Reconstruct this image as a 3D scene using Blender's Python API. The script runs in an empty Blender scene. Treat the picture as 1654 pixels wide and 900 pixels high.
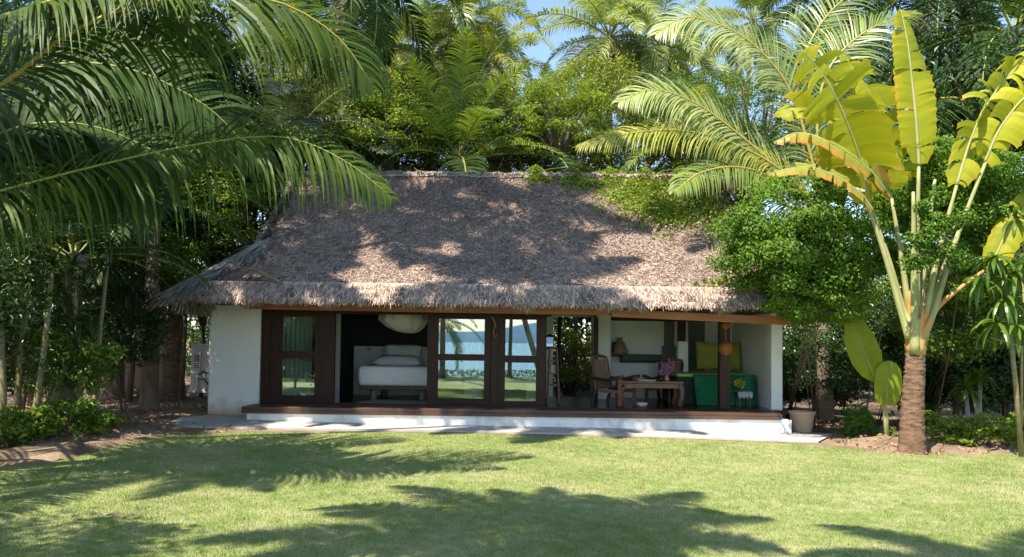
import bpy, math, random
import numpy as np
from mathutils import Vector, Matrix
random.seed(7)
rng = np.random.default_rng(11)
sc = bpy.context.scene
COL = sc.collection
R = math.radians

# ------------------------------------------------------------------ camera
FPX = 1240.0; CX = 827.0
CAM = Vector((0, -17.0, 1.9))
PITCH = R(2.0)
SHIFT = 59 / 1654
cam_d = bpy.data.cameras.new('camera'); cam = bpy.data.objects.new('camera', cam_d); COL.objects.link(cam)
cam_d.sensor_width = 36; cam_d.lens = 36 * FPX / 1654; cam_d.shift_y = SHIFT
cam_d.clip_start = 0.05; cam_d.clip_end = 20000
CROT = Matrix.Rotation(R(90) + PITCH, 4, 'X') @ Matrix.Rotation(0.0127, 4, 'Z')
cam.matrix_world = Matrix.Translation(CAM) @ CROT
sc.camera = cam
def ray(px, py):
    cy = 450 + SHIFT * 1654
    return (CROT.to_3x3() @ Vector(((px - CX) / FPX, -(py - cy) / FPX, -1)))
def W(px, py, Y):                      # point seen at (px, py) of the photograph at depth plane y = Y
    d = ray(px, py); t = (Y - CAM.y) / d.y
    return CAM + d * t
def WD(px, py, D): return W(px, py, D - 17.0)
def gz(x, y):                          # height of the ground
    return -0.0135 * max(-12, min(12, x)) + 0.02 * math.sin(x * .5) * math.cos(y * .43)
def G(px, py):                         # point on the ground seen at (px, py)
    d = ray(px, py); z = 0
    for _ in range(6):
        t = (z - CAM.z) / d.z; p = CAM + d * t; z = gz(p.x, p.y)
    return Vector((p.x, p.y, z))

# ------------------------------------------------------------------ light
SUN = Vector((-0.33, -0.42, 0.845)).normalized()
w = bpy.data.worlds.new('World'); sc.world = w; w.use_nodes = True
wn = w.node_tree; bg = wn.nodes['Background']
sky = wn.nodes.new('ShaderNodeTexSky'); sky.sky_type = 'NISHITA'; sky.sun_disc = False
sky.sun_elevation = math.asin(SUN.z); sky.sun_rotation = math.atan2(SUN.x, SUN.y)
sky.air_density = 1.0; sky.dust_density = 0.3; sky.ozone_density = 1.2
wn.links.new(sky.outputs[0], bg.inputs[0]); bg.inputs[1].default_value = 0.14
sd = bpy.data.lights.new('sun', 'SUN'); sd.energy = 5.0; sd.angle = R(0.53); sd.color = (1, .92, .79)
so = bpy.data.objects.new('sun', sd); COL.objects.link(so)
so.rotation_euler = SUN.to_track_quat('Z', 'Y').to_euler(); so.location = (-8, -12, 25)
sc.view_settings.view_transform = 'Standard'; sc.view_settings.look = 'None'
sc.view_settings.gamma = 1; sc.view_settings.use_curve_mapping = False
sc.view_settings.exposure = 1.18
sc.render.engine = 'CYCLES'
cy = sc.cycles
cy.max_bounces = 9; cy.diffuse_bounces = 6; cy.glossy_bounces = 3; cy.transmission_bounces = 4
cy.transparent_max_bounces = 8; cy.caustics_reflective = False; cy.caustics_refractive = False
cy.use_denoising = True; cy.use_adaptive_sampling = True; cy.adaptive_threshold = 0.015
cy.sample_clamp_indirect = 6

# ------------------------------------------------------------------ materials
def mat_base(name):
    m = bpy.data.materials.new(name); m.use_nodes = True
    nt = m.node_tree; b = nt.nodes['Principled BSDF']; return m, nt, b
def ramp(nt, stops, fac):
    r = nt.nodes.new('ShaderNodeValToRGB'); e = r.color_ramp.elements
    while len(e) < len(stops): e.new(.5)
    for i, (p, c) in enumerate(stops): e[i].position = p; e[i].color = (*c, 1)
    nt.links.new(fac, r.inputs[0]); return r.outputs[0]
def noise(nt, scale, detail=4, vec=None, rough=.6, stretch=None):
    n = nt.nodes.new('ShaderNodeTexNoise'); n.inputs['Scale'].default_value = scale
    n.inputs['Detail'].default_value = detail; n.inputs['Roughness'].default_value = rough
    tc = nt.nodes.new('ShaderNodeTexCoord'); v = tc.outputs[vec or 'Object']
    if stretch:
        mp = nt.nodes.new('ShaderNodeMapping'); mp.inputs['Scale'].default_value = stretch
        nt.links.new(v, mp.inputs[0]); v = mp.outputs[0]
    nt.links.new(v, n.inputs['Vector']); return n.outputs[0]
def mixc(nt, a, b, f, mode='MIX'):
    m = nt.nodes.new('ShaderNodeMix'); m.data_type = 'RGBA'; m.blend_type = mode
    for s, v in ((m.inputs[6], a), (m.inputs[7], b), (m.inputs[0], f)):
        if hasattr(v, 'is_output'): nt.links.new(v, s)
        else: s.default_value = v if not isinstance(v, tuple) or len(v) == 4 else (*v, 1)
    return m.outputs[2]
def bump(nt, b, h, strength=.5, dist=.02):
    n = nt.nodes.new('ShaderNodeBump'); n.inputs['Strength'].default_value = strength
    n.inputs['Distance'].default_value = dist
    nt.links.new(h, n.inputs['Height']); nt.links.new(n.outputs[0], b.inputs['Normal'])
def M_simple(name, c1, c2=None, scale=6, rough=.7, bmp=.3, spec=.4, stretch=None, detail=5, lo=.3, hi=.7, bd=.01):
    m, nt, b = mat_base(name); c2 = c2 or tuple(x * .8 for x in c1)
    n = noise(nt, scale, detail, stretch=stretch)
    nt.links.new(ramp(nt, [(lo, c2), (hi, c1)], n), b.inputs['Base Color'])
    b.inputs['Roughness'].default_value = rough; b.inputs['Specular IOR Level'].default_value = spec
    if bmp:
        n2 = noise(nt, scale * 5, 4, stretch=stretch); bump(nt, b, n2, bmp, bd)
    return m
def M_leaf(name, ca, cb, cc=None, trans=.35, rough=.45, spec=.35, tint=(1.2, 1.2, .45), big=.35, edge=None):
    """leaf: colour differs leaf by leaf and plant part by plant part"""
    m, nt, b = mat_base(name); g = nt.nodes.new('ShaderNodeNewGeometry')
    cc = cc or tuple((x + y) / 2 for x, y in zip(ca, cb))
    col = ramp(nt, [(0, ca), (.55, cc), (1, cb)], g.outputs['Random Per Island'])
    n = noise(nt, big, 3)
    col = mixc(nt, col, ramp(nt, [(.35, tuple(x * .72 for x in ca)), (.65, tuple(min(1, x * 1.15) for x in cb))], n), .4)
    if edge:
        at = nt.nodes.new('ShaderNodeAttribute'); at.attribute_name = 'u'
        nn = noise(nt, 2.2, 4)
        ad = nt.nodes.new('ShaderNodeMath'); ad.operation = 'MULTIPLY_ADD'; ad.inputs[1].default_value = 1.5
        nt.links.new(nn, ad.inputs[0]); nt.links.new(at.outputs['Fac'], ad.inputs[2])
        f = ramp(nt, [(.0, (0, 0, 0)), (1, (1, 1, 1))], ad.outputs[0])
        mr = nt.nodes.new('ShaderNodeMapRange'); mr.inputs[1].default_value = edge[1]; mr.inputs[2].default_value = edge[2]
        nt.links.new(ad.outputs[0], mr.inputs[0]); nt.nodes.remove(f.node)
        col = mixc(nt, col, edge[0], mr.outputs[0])
    nt.links.new(col, b.inputs['Base Color'])
    b.inputs['Roughness'].default_value = rough; b.inputs['Specular IOR Level'].default_value = spec
    t = nt.nodes.new('ShaderNodeBsdfTranslucent'); ms = nt.nodes.new('ShaderNodeMixShader')
    nt.links.new(mixc(nt, col, (*tint, 1), 1.0, 'MULTIPLY'), t.inputs[0])
    ms.inputs[0].default_value = trans
    nt.links.new(b.outputs[0], ms.inputs[1]); nt.links.new(t.outputs[0], ms.inputs[2])
    nt.links.new(ms.outputs[0], nt.nodes['Material Output'].inputs[0]); return m

M = {}
M['palm'] = M_leaf('palm_leaf', (.085, .15, .022), (.25, .32, .07), trans=.34, rough=.36, spec=.5)
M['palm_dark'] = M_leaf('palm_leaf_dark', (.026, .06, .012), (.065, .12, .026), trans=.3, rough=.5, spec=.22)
M['palm_near'] = M_leaf('palm_leaf_near', (.032, .072, .008), (.115, .17, .02), trans=.38, rough=.48, spec=.25)  # kept darker: the shade of higher fronds is put into the leaf colour
M['palm_pale'] = M_leaf('palm_leaf_pale', (.19, .26, .06), (.44, .48, .19), trans=.35, rough=.34, spec=.6)
M['palm_yellow'] = M_leaf('palm_leaf_yellow', (.18, .23, .03), (.44, .42, .09), trans=.4, rough=.4)
M['palm_grey'] = M_leaf('palm_leaf_grey', (.07, .10, .06), (.16, .19, .12), trans=.2, rough=.35, spec=.6)
M['palm_dead'] = M_leaf('palm_leaf_dead', (.16, .11, .06), (.42, .30, .18), trans=.2, rough=.8, tint=(1, .8, .6))
M['rachis'] = M_simple('frond_stalk', (.30, .33, .08), (.20, .22, .05), 8, .5, .1)
M['rachis_y'] = M_simple('frond_stalk_yellow', (.42, .33, .07), (.30, .26, .05), 8, .45, .1)
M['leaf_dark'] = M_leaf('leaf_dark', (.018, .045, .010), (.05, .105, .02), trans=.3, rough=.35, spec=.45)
M['leaf_mid'] = M_leaf('leaf_mid', (.06, .13, .015), (.18, .27, .035), trans=.38)
M['leaf_bright'] = M_leaf('leaf_bright', (.12, .19, .018), (.31, .38, .055), trans=.42)
M['leaf_yellow'] = M_leaf('leaf_yellowish', (.13, .18, .02), (.32, .36, .07), trans=.4)
M['leaf_shrub'] = M_leaf('leaf_shrub', (.07, .16, .014), (.20, .33, .04), trans=.42)
M['strap'] = M_leaf('strap_leaf', (.05, .12, .012), (.15, .25, .03), trans=.4, rough=.35, spec=.5)
M['paddle'] = M_leaf('paddle_leaf', (.25, .30, .012), (.46, .43, .022), trans=.45, rough=.5, spec=.2, tint=(1.2, 1.1, .35),
                     edge=((.62, .36, .03, 1), 1.6, 2.0))
M['paddle_or'] = M_leaf('paddle_leaf_orange', (.22, .25, .03), (.36, .34, .05), trans=.35, rough=.42, tint=(1.2, 1.0, .35),
                     edge=((.60, .28, .06, 1), 1.25, 1.7))
M['banana'] = M_leaf('banana_leaf', (.32, .40, .02), (.36, .44, .03), trans=.5, rough=.4, tint=(1.25, 1.1, .3), big=1.5)
M['petiole'] = M_simple('leaf_stalk', (.38, .36, .17), (.22, .24, .08), 3, .5, .1, stretch=(1, 1, .3))
M['petiole_or'] = M_simple('leaf_sheath_orange', (.55, .20, .05), (.42, .32, .11), 5, .55, .2)
M['trunk_palm'] = M_simple('palm_trunk', (.33, .27, .20), (.13, .10, .075), 3, .85, .8, stretch=(1, 1, 5), bd=.03)
M['trunk_pale'] = M_simple('palm_trunk_pale', (.40, .36, .30), (.20, .17, .14), 3, .85, .8, stretch=(1, 1, 5), bd=.03)
M['trunk_rough'] = M_simple('rough_trunk', (.36, .215, .13), (.085, .05, .033), 7, .9, 1, stretch=(1, 1, 3), bd=.05)
M['bark'] = M_simple('bark', (.20, .15, .10), (.08, .06, .04), 6, .9, .7, stretch=(1, 1, .3))
M['stem'] = M_simple('cane_stem', (.26, .22, .12), (.14, .13, .06), 4, .6, .3, stretch=(1, 1, 4))
M['coconut'] = M_simple('coconut_husk', (.40, .30, .07), (.25, .20, .05), 5, .6, .2)
def thatch(name, stops, big=(.75, 1.1)):
    m, nt, b = mat_base(name); g = nt.nodes.new('ShaderNodeNewGeometry')
    col = ramp(nt, stops, g.outputs['Random Per Island'])
    n = noise(nt, .7, 5)
    col = mixc(nt, col, ramp(nt, [(.3, (big[0],) * 3), (.7, (big[1],) * 3)], n), 1.0, 'MULTIPLY')
    nt.links.new(col, b.inputs['Base Color']); b.inputs['Roughness'].default_value = .85
    b.inputs['Specular IOR Level'].default_value = .2
    return m
M['straw'] = thatch('thatch_straw', [(0, (.15, .104, .082)), (.4, (.335, .242, .195)), (.78, (.53, .40, .32)), (1, (.72, .58, .47))])
M['straw_grey'] = thatch('thatch_straw_grey', [(0, (.14, .12, .10)), (.6, (.34, .295, .24)), (1, (.55, .49, .41))])
M['thatch'] = M_simple('thatch_bed', (.26, .20, .17), (.11, .085, .07), 14, .95, 1, .1, stretch=(3, .6, .6), bd=.04)
M['ridge'] = M_simple('ridge_cap', (.46, .41, .37), (.27, .23, .2), 5, .9, .6)
M['white'] = M_simple('white_wall', (.84, .84, .82), (.78, .78, .76), 1.2, .8, .08, .3)
M['plinth'] = M_simple('plinth_paint', (.84, .84, .82), (.60, .58, .53), 2.2, .85, .15, .2, lo=.36, hi=.52, detail=8)
def whitewall_stained():
    m, nt, b = mat_base('white_wall_stained')
    n = noise(nt, 1.2, 5); c = ramp(nt, [(.3, (.70, .71, .71)), (.7, (.78, .78, .77))], n)
    tc = nt.nodes.new('ShaderNodeTexCoord'); sp = nt.nodes.new('ShaderNodeSeparateXYZ'); nt.links.new(tc.outputs['Object'], sp.inputs[0])
    n2 = noise(nt, 3, 5); ad = nt.nodes.new('ShaderNodeMath'); ad.operation = 'MULTIPLY_ADD'; ad.inputs[1].default_value = .9
    nt.links.new(n2, ad.inputs[0]); nt.links.new(sp.outputs[2], ad.inputs[2])
    mr = nt.nodes.new('ShaderNodeMapRange'); mr.inputs[1].default_value = .95; mr.inputs[2].default_value = .55
    nt.links.new(ad.outputs[0], mr.inputs[0])
    nt.links.new(mixc(nt, c, (.52, .36, .22, 1), mr.outputs[0]), b.inputs['Base Color'])
    b.inputs['Roughness'].default_value = .8; return m
M['white_st'] = whitewall_stained()
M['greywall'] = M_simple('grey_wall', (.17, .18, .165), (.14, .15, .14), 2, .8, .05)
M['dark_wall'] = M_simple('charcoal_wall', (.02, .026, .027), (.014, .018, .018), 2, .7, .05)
M['concrete'] = M_simple('concrete', (.50, .47, .43), (.38, .35, .31), 2.5, .9, .3)
def wood(name, c1, c2, rough=.4, stretch=(.4, 6, 6), scale=3, spec=.5):
    return M_simple(name, c1, c2, scale, rough, .15, spec, stretch=stretch)
M['mahog'] = wood('door_wood', (.042, .015, .010), (.024, .009, .006), .45, (5, 5, .4), spec=.25)
M['post'] = wood('post_wood', (.06, .035, .026), (.04, .022, .017), .6, (5, 5, .4), spec=.2)
M['deck'] = wood('deck_wood', (.10, .05, .034), (.06, .03, .021), .45)
M['floor'] = wood('floor_wood', (.075, .03, .02), (.045, .018, .013), .22)
M['beam'] = wood('beam_wood', (.33, .115, .035), (.22, .075, .022), .5)
M['teak'] = wood('teak', (.25, .125, .075), (.16, .075, .045), .42, (3, 3, 3))
M['teak_dark'] = wood('teak_dark', (.07, .032, .022), (.04, .02, .014), .4, (3, 3, 3))
M['cane'] = M_simple('woven_cane', (.32, .20, .14), (.22, .13, .09), 60, .6, .5)
M['sheet'] = M_simple('white_linen', (.86, .86, .88), (.80, .80, .84), 5, .9, .6, .2, bd=.02)
M['headb'] = M_simple('headboard_paint', (.62, .62, .58), (.55, .55, .52), 2, .6, .05)
M['net'] = M_simple('net_cloth', (.84, .82, .76), (.68, .66, .60), 3, .95, .5, .1, stretch=(6, 6, .5), bd=.03)
M['curtain'] = M_simple('curtain_cloth', (.68, .72, .63), (.58, .62, .54), 3, .9, .1, .2)
M['rug'] = M_simple('rug', (.42, .35, .26), (.30, .24, .18), 8, .95, .4)
M['rope'] = M_simple('rope', (.36, .25, .15), (.24, .16, .1), 40, .9, .5)
M['green_led'] = M_simple('green_ledge', (.02, .045, .035), (.012, .03, .024), 3, .5, .05)
M['lime'] = M_simple('lime_cloth', (.42, .52, .15), (.34, .44, .12), 4, .9, .2)
M['emerald'] = M_simple('emerald_cloth', (.002, .17, .062), (.002, .11, .042), 5, .7, .2)
M['olive'] = M_simple('olive_cloth', (.33, .32, .05), (.25, .24, .035), 4, .8, .4, bd=.02)
M['dgreen'] = M_simple('daybed_side', (.03, .045, .03), (.02, .03, .02), 4, .8, .1)
M['terracotta'] = M_simple('pot_clay', (.46, .33, .22), (.40, .28, .18), 4, .8, .2)
M['soil'] = M_simple('soil', (.09, .06, .04), (.05, .035, .025), 10, .95, 1)
M['metal_white'] = M_simple('metal_white', (.62, .62, .60), (.50, .50, .48), 3, .5, .05)
M['dark_metal'] = M_simple('dark_metal', (.03, .03, .03), (.02, .02, .02), 3, .5, .05)
M['silver'] = M_simple('silver_cloth', (.45, .46, .46), (.30, .31, .32), 12, .35, .4, bd=.02)
M['ornament'] = M_simple('woven_ball', (.40, .15, .035), (.15, .06, .02), 30, .7, .8, bd=.02)
M['brass'] = M_simple('vase_glaze', (.50, .28, .08), (.40, .20, .06), 5, .3, .05)
M['orchid'] = M_leaf('orchid_petal', (.30, .03, .26), (.75, .45, .70), trans=.3, tint=(1, .8, 1))
M['yflower'] = M_leaf('yellow_petal', (.60, .48, .03), (.80, .70, .08), trans=.3, tint=(1, .9, .4))
M['pinkf'] = M_leaf('pink_petal', (.60, .25, .42), (.75, .5, .6), trans=.3, tint=(1, .8, 1))
M['paper'] = M_simple('paper', (.6, .56, .48), (.5, .46, .4), 5, .7, .05)
M['black'] = M_simple('black_glaze', (.02, .02, .02), (.015, .015, .015), 5, .25, .02)
M['fencewall'] = M_simple('pink_render', (.36, .23, .16), (.26, .17, .12), 2, .9, .2)
M['stone'] = M_simple('stone', (.35, .33, .30), (.22, .2, .18), 8, .9, .6)
M['fallen'] = M_simple('dry_leaf', (.24, .15, .08), (.15, .09, .05), 6, .8, .3)
def glassm():
    m, nt, b = mat_base('door_glass'); nt.nodes.remove(b)
    t = nt.nodes.new('ShaderNodeBsdfTransparent'); t.inputs[0].default_value = (.86, .93, .9, 1)
    g = nt.nodes.new('ShaderNodeBsdfGlossy'); g.inputs['Roughness'].default_value = .0; g.inputs[0].default_value = (.9, .97, 1, 1)
    ms = nt.nodes.new('ShaderNodeMixShader'); ms.inputs[0].default_value = .30
    nt.links.new(t.outputs[0], ms.inputs[1]); nt.links.new(g.outputs[0], ms.inputs[2])
    nt.links.new(ms.outputs[0], nt.nodes['Material Output'].inputs[0]); return m
M['glass'] = glassm()
def lawnm(name, blades):
    m, nt, b = mat_base(name)
    n1 = noise(nt, .55, 6, rough=.65); n2 = noise(nt, 5, 4)
    c = ramp(nt, [(.32, (.175, .245, .055)), (.48, (.285, .335, .105)), (.66, (.49, .45, .25))], n1)
    d = ramp(nt, [(.3, (.185, .255, .06)), (.50, (.31, .355, .13)), (.70, (.56, .49, .32))], n2)
    c = mixc(nt, c, d, .5)
    if blades:
        g = nt.nodes.new('ShaderNodeNewGeometry')
        r = ramp(nt, [(0, (.65, .75, .6)), (.7, (1.05, 1.05, 1)), (1, (1.5, 1.35, 1.6))], g.outputs['Random Per Island'])
        c = mixc(nt, c, r, 1, 'MULTIPLY')
    else:
        n3 = noise(nt, 60, 3); c = mixc(nt, c, ramp(nt, [(.35, (.45, .5, .4)), (.6, (1, 1, 1))], n3), 1, 'MULTIPLY')
        bump(nt, b, n3, .7, .03)
    nt.links.new(c, b.inputs['Base Color']); b.inputs['Roughness'].default_value = .7; b.inputs['Specular IOR Level'].default_value = .2
    if blades:
        t = nt.nodes.new('ShaderNodeBsdfTranslucent'); nt.links.new(c, t.inputs[0])
        ms = nt.nodes.new('ShaderNodeMixShader'); ms.inputs[0].default_value = .3
        nt.links.new(b.outputs[0], ms.inputs[1]); nt.links.new(t.outputs[0], ms.inputs[2])
        nt.links.new(ms.outputs[0], nt.nodes['Material Output'].inputs[0])
    return m
M['lawn'] = lawnm('lawn_soil', False); M['blades'] = lawnm('grass_blades', True)
M['dirt'] = M_simple('dirt', (.31, .22, .145), (.12, .085, .055), 1.6, .95, .9, .1, bd=.05, detail=8)
M['sand'] = M_simple('sand', (.50, .42, .30), (.4, .33, .24), 2, .95, .3)
def seam():
    m, nt, b = mat_base('sea_water'); b.inputs['Base Color'].default_value = (.05, .17, .22, 1)
    b.inputs['Roughness'].default_value = .25
    bump(nt, b, noise(nt, .35, 5, stretch=(.4, 1, 1)), .6, .4); return m
M['sea'] = seam()
M['hill'] = M_simple('far_hills', (.12, .20, .28), (.10, .17, .25), .01, 1, 0, 0)

# ------------------------------------------------------------------ mesh tools
class MB:
    def __init__(s): s.V = []; s.n = 0; s.Q = []; s.T = []; s.U = []; s.hasu = False
    def add(s, V, Q=None, T=None, U=None):
        V = np.asarray(V, float).reshape(-1, 3)
        if Q is not None and len(Q): s.Q.append(np.asarray(Q, np.int64).reshape(-1, 4) + s.n)
        if T is not None and len(T): s.T.append(np.asarray(T, np.int64).reshape(-1, 3) + s.n)
        s.V.append(V); s.n += len(V)
        if U is not None: s.hasu = True; s.U.append(np.asarray(U, float).ravel())
        else: s.U.append(np.zeros(len(V)))
        return s
    def build(s, name, mat, parent=None, smooth=False, bevel=0, subsurf=0, origin=None):
        me = mesh_from(s, name, smooth); me.materials.append(mat if not isinstance(mat, str) else M[mat])
        o = bpy.data.objects.new(name, me); COL.objects.link(o)
        if parent is not None: o.parent = parent
        if bevel:
            b = o.modifiers.new('bevel', 'BEVEL'); b.width = bevel; b.segments = 3; b.limit_method = 'ANGLE'
        if subsurf:
            q = o.modifiers.new('sub', 'SUBSURF'); q.levels = q.render_levels = subsurf
        return o
def mesh_from(s, name, smooth=False):
    me = bpy.data.meshes.new(name)
    V = np.concatenate(s.V); me.vertices.add(len(V)); me.vertices.foreach_set('co', V.astype(np.float32).ravel())
    parts = []; sizes = []
    if s.Q: q = np.concatenate(s.Q); parts.append(q.ravel()); sizes.append(np.full(len(q), 4))
    if s.T: t = np.concatenate(s.T); parts.append(t.ravel()); sizes.append(np.full(len(t), 3))
    L = np.concatenate(parts); S = np.concatenate(sizes)
    me.loops.add(len(L)); me.loops.foreach_set('vertex_index', L.astype(np.int32))
    st = np.concatenate([[0], np.cumsum(S)[:-1]])
    me.polygons.add(len(S)); me.polygons.foreach_set('loop_start', st.astype(np.int32))
    me.polygons.foreach_set('use_smooth', np.full(len(S), bool(smooth)))
    me.update(calc_edges=True)
    if s.hasu:
        a = me.attributes.new('u', 'FLOAT', 'POINT'); a.data.foreach_set('value', np.concatenate(s.U).astype(np.float32))
    return me
BOXQ = [(0, 3, 2, 1), (4, 5, 6, 7), (0, 1, 5, 4), (1, 2, 6, 5), (2, 3, 7, 6), (3, 0, 4, 7)]
def box(mb, x0, x1, y0, y1, z0, z1, rot=0, piv=None):
    V = np.array([(x0, y0, z0), (x1, y0, z0), (x1, y1, z0), (x0, y1, z0), (x0, y0, z1), (x1, y0, z1), (x1, y1, z1), (x0, y1, z1)], float)
    return mb.add(V, BOXQ)
def tube(mb, pts, rad, n=8, cap=True, rj=0):
    P = np.array([tuple(p) for p in pts], float); k = len(P)
    rad = np.broadcast_to(np.asarray(rad, float), (k,))
    T = np.gradient(P, axis=0); T /= np.linalg.norm(T, axis=1, keepdims=True) + 1e-9
    up = np.array([0, 0, 1.]) if abs(T[0][2]) < .9 else np.array([1., 0, 0])
    A = np.cross(T, up); A /= np.linalg.norm(A, axis=1, keepdims=True) + 1e-9
    B = np.cross(T, A)
    th = np.linspace(0, 2 * np.pi, n, endpoint=False)
    RJ = 1 + (rng.normal(0, rj, (k, n, 1)) if rj else 0)
    V = P[:, None] + rad[:, None, None] * RJ * (np.cos(th)[None, :, None] * A[:, None] + np.sin(th)[None, :, None] * B[:, None])
    Q = []
    for i in range(k - 1):
        for j in range(n):
            j2 = (j + 1) % n; Q.append((i * n + j, i * n + j2, (i + 1) * n + j2, (i + 1) * n + j))
    V = V.reshape(-1, 3); T3 = []
    if cap:
        V = np.vstack([V, P[:1], P[-1:]]); a = k * n
        for j in range(n):
            j2 = (j + 1) % n; T3 += [(a, j2, j), (a + 1, (k - 1) * n + j, (k - 1) * n + j2)]
    return mb.add(V, Q, T3)
def lathe(mb, c, prof, n=20, sx=1, sy=1):
    c = Vector(c); th = np.linspace(0, 2 * np.pi, n, endpoint=False); V = []; Q = []
    for r, z in prof:
        for t in th: V.append((c.x + r * sx * math.cos(t), c.y + r * sy * math.sin(t), c.z + z))
    for i in range(len(prof) - 1):
        for j in range(n):
            j2 = (j + 1) % n; Q.append((i * n + j, i * n + j2, (i + 1) * n + j2, (i + 1) * n + j))
    return mb.add(V, Q)
def tag(o, label=None, cat=None, group=None, kind=None):
    if label: o['label'] = label
    if cat: o['category'] = cat
    if group: o['group'] = group
    if kind: o['kind'] = kind
    return o
def empty(name, loc=(0, 0, 0), label=None, cat=None, group=None):
    o = bpy.data.objects.new(name, None); COL.objects.link(o); o.location = loc; o.empty_display_size = .2
    return tag(o, label, cat, group)
def adopt(o, parent):                   # parent keeping the place (for parts built in world space)
    o.parent = parent; o.location = Vector(o.location) - parent.location; return o
def catmull(pts, n):
    P = [Vector(p) for p in pts]; P = [P[0] * 2 - P[1]] + P + [P[-1] * 2 - P[-2]]; out = []
    m = len(P) - 3
    for i in range(n):
        s = i / (n - 1) * m; k = min(int(s), m - 1); t = s - k
        a, b, c, d = P[k:k + 4]
        out.append(.5 * ((2 * b) + (c - a) * t + (2 * a - 5 * b + 4 * c - d) * t * t + (3 * b - a - 3 * c + d) * t ** 3))
    return np.array([tuple(p) for p in out])
def norm(a): return a / (np.linalg.norm(a, axis=-1, keepdims=True) + 1e-9)

# ------------------------------------------------------------------ fronds
def frond_into(mbl, mbr, path, L=1.0, nl=70, wd=.045, sweep=.6, hang=1.0, lift=.25, r0=.035, start=.12, seg=4, r=None, prof_pow=1, jit=.12, sides=(1, -1), upn=None):
    """leaflets along a rachis path (array of points)"""
    r = r or rng
    P = np.asarray(path); n = len(P)
    T = norm(np.gradient(P, axis=0))
    if mbr is not None: tube(mbr, P, np.linspace(r0, r0 * .25, n), 5, True)
    for side in sides:
        s = np.linspace(start, .995, nl) + r.normal(0, .003, nl); s = np.clip(s, 0, 1) * (n - 1)
        k = np.minimum(s.astype(int), n - 2); f = (s - k)[:, None]
        B0 = P[k] * (1 - f) + P[k + 1] * f; t = norm(T[k] * (1 - f) + T[k + 1] * f)
        up = np.tile(np.array([0, 0, 1.]) if upn is None else np.asarray(upn, float), (nl, 1))
        lat = norm(np.cross(t, up) + 1e-4) * side; nrm = norm(np.cross(lat, t)) * side
        nrm = np.where(nrm[:, 2:3] < 0, -nrm, nrm) if upn is None else nrm
        u = (s / (n - 1))
        ln = L * (np.sin(np.pi * np.clip(u * .86 + .12, 0, 1)) ** .7) * (1 + r.normal(0, .06, nl))
        sw = sweep + .9 * np.clip(u - .75, 0, 1) * 3
        d = norm(lat + t * sw[:, None] + nrm * (lift + r.normal(0, jit, nl))[:, None] + r.normal(0, jit * .5, (nl, 3)))
        pts = [B0]; ds = []
        for j in range(seg):
            ds.append(d); pts.append(pts[-1] + d * (ln / seg)[:, None])
            d = norm(d + np.array([0, 0, -1.]) * (hang * (.45 + .35 * j) / seg * 2)[..., None] if np.ndim(hang) else d + np.array([0, 0, -1.]) * hang * (.45 + .35 * j) / seg * 2)
        ds.append(d)
        wv = norm(np.cross(ds[0], nrm) + r.normal(0, .15, (nl, 3)))
        prof = np.interp(np.linspace(0, 1, seg + 1), [0, .2, .6, 1], [.5, 1, .75, .06])
        V = np.zeros((nl, seg + 1, 2, 3))
        for j in range(seg + 1):
            ww = norm(wv - ds[j] * np.sum(wv * ds[j], axis=1, keepdims=True))
            V[:, j, 0] = pts[j] - ww * wd * .5 * prof[j]; V[:, j, 1] = pts[j] + ww * wd * .5 * prof[j]
        base = np.arange(nl)[:, None] * (seg + 1) * 2 + np.arange(seg)[None, :] * 2
        Q = np.stack([base, base + 1, base + 3, base + 2], -1).reshape(-1, 4)
        mbl.add(V.reshape(-1, 3), Q)
# shared frond meshes, azimuth 0 along +x, base at origin, length about 1 (scaled by the object)
FROND = {}
def frond_mesh(elev, droop, seed, mat='palm', hang=1.0, nl=66, L=.225, wd=.0125, lift=.3):
    key = (elev, droop, seed, mat, hang, wd)
    if key in FROND: return FROND[key]
    r = np.random.default_rng(seed); n = 18; p = np.zeros(3); P = [p.copy()]; yaw = 0; dy = r.normal(0, .25)
    for i in range(1, n):
        s = i / (n - 1); e = R(elev - droop * s ** 1.35); yaw += dy / n
        p = p + np.array([math.cos(e) * math.cos(yaw), math.cos(e) * math.sin(yaw), math.sin(e)]) / (n - 1); P.append(p.copy())
    a = MB(); b = MB()
    frond_into(a, b, np.array(P), L=L, nl=nl, wd=wd, hang=hang * .72, lift=lift, r0=.0085, r=r, seg=4, start=.16)
    ml = mesh_from(a, 'frond'); ml.materials.append(M[mat])
    mr = mesh_from(b, 'stalk'); mr.materials.append(M['rachis'] if mat != 'palm_dead' else M['palm_dead'])
    FROND[key] = (ml, mr); return FROND[key]
def add_frond(root, loc, az, sc_, elev, droop, seed, mat, hang=1.0, L=.22, wd=.0125):
    ml, mr = frond_mesh(elev, droop, seed, mat, hang, L=L, wd=wd)
    o = bpy.data.objects.new('frond', ml); COL.objects.link(o); o.parent = root
    o.location = loc; o.rotation_euler = (0, 0, az); o.scale = (sc_,) * 3
    q = bpy.data.objects.new('stalk', mr); COL.objects.link(q); q.parent = o
    return o
def trunk_path(b, t, n=14, bend=2.0, wob=.0):
    b = Vector(b); t = Vector(t); out = []
    for i in range(n):
        s = i / (n - 1); sx = s ** bend
        out.append((b.x + (t.x - b.x) * sx + wob * math.sin(s * 5), b.y + (t.y - b.y) * sx, b.z + (t.z - b.z) * s))
    return out
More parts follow.
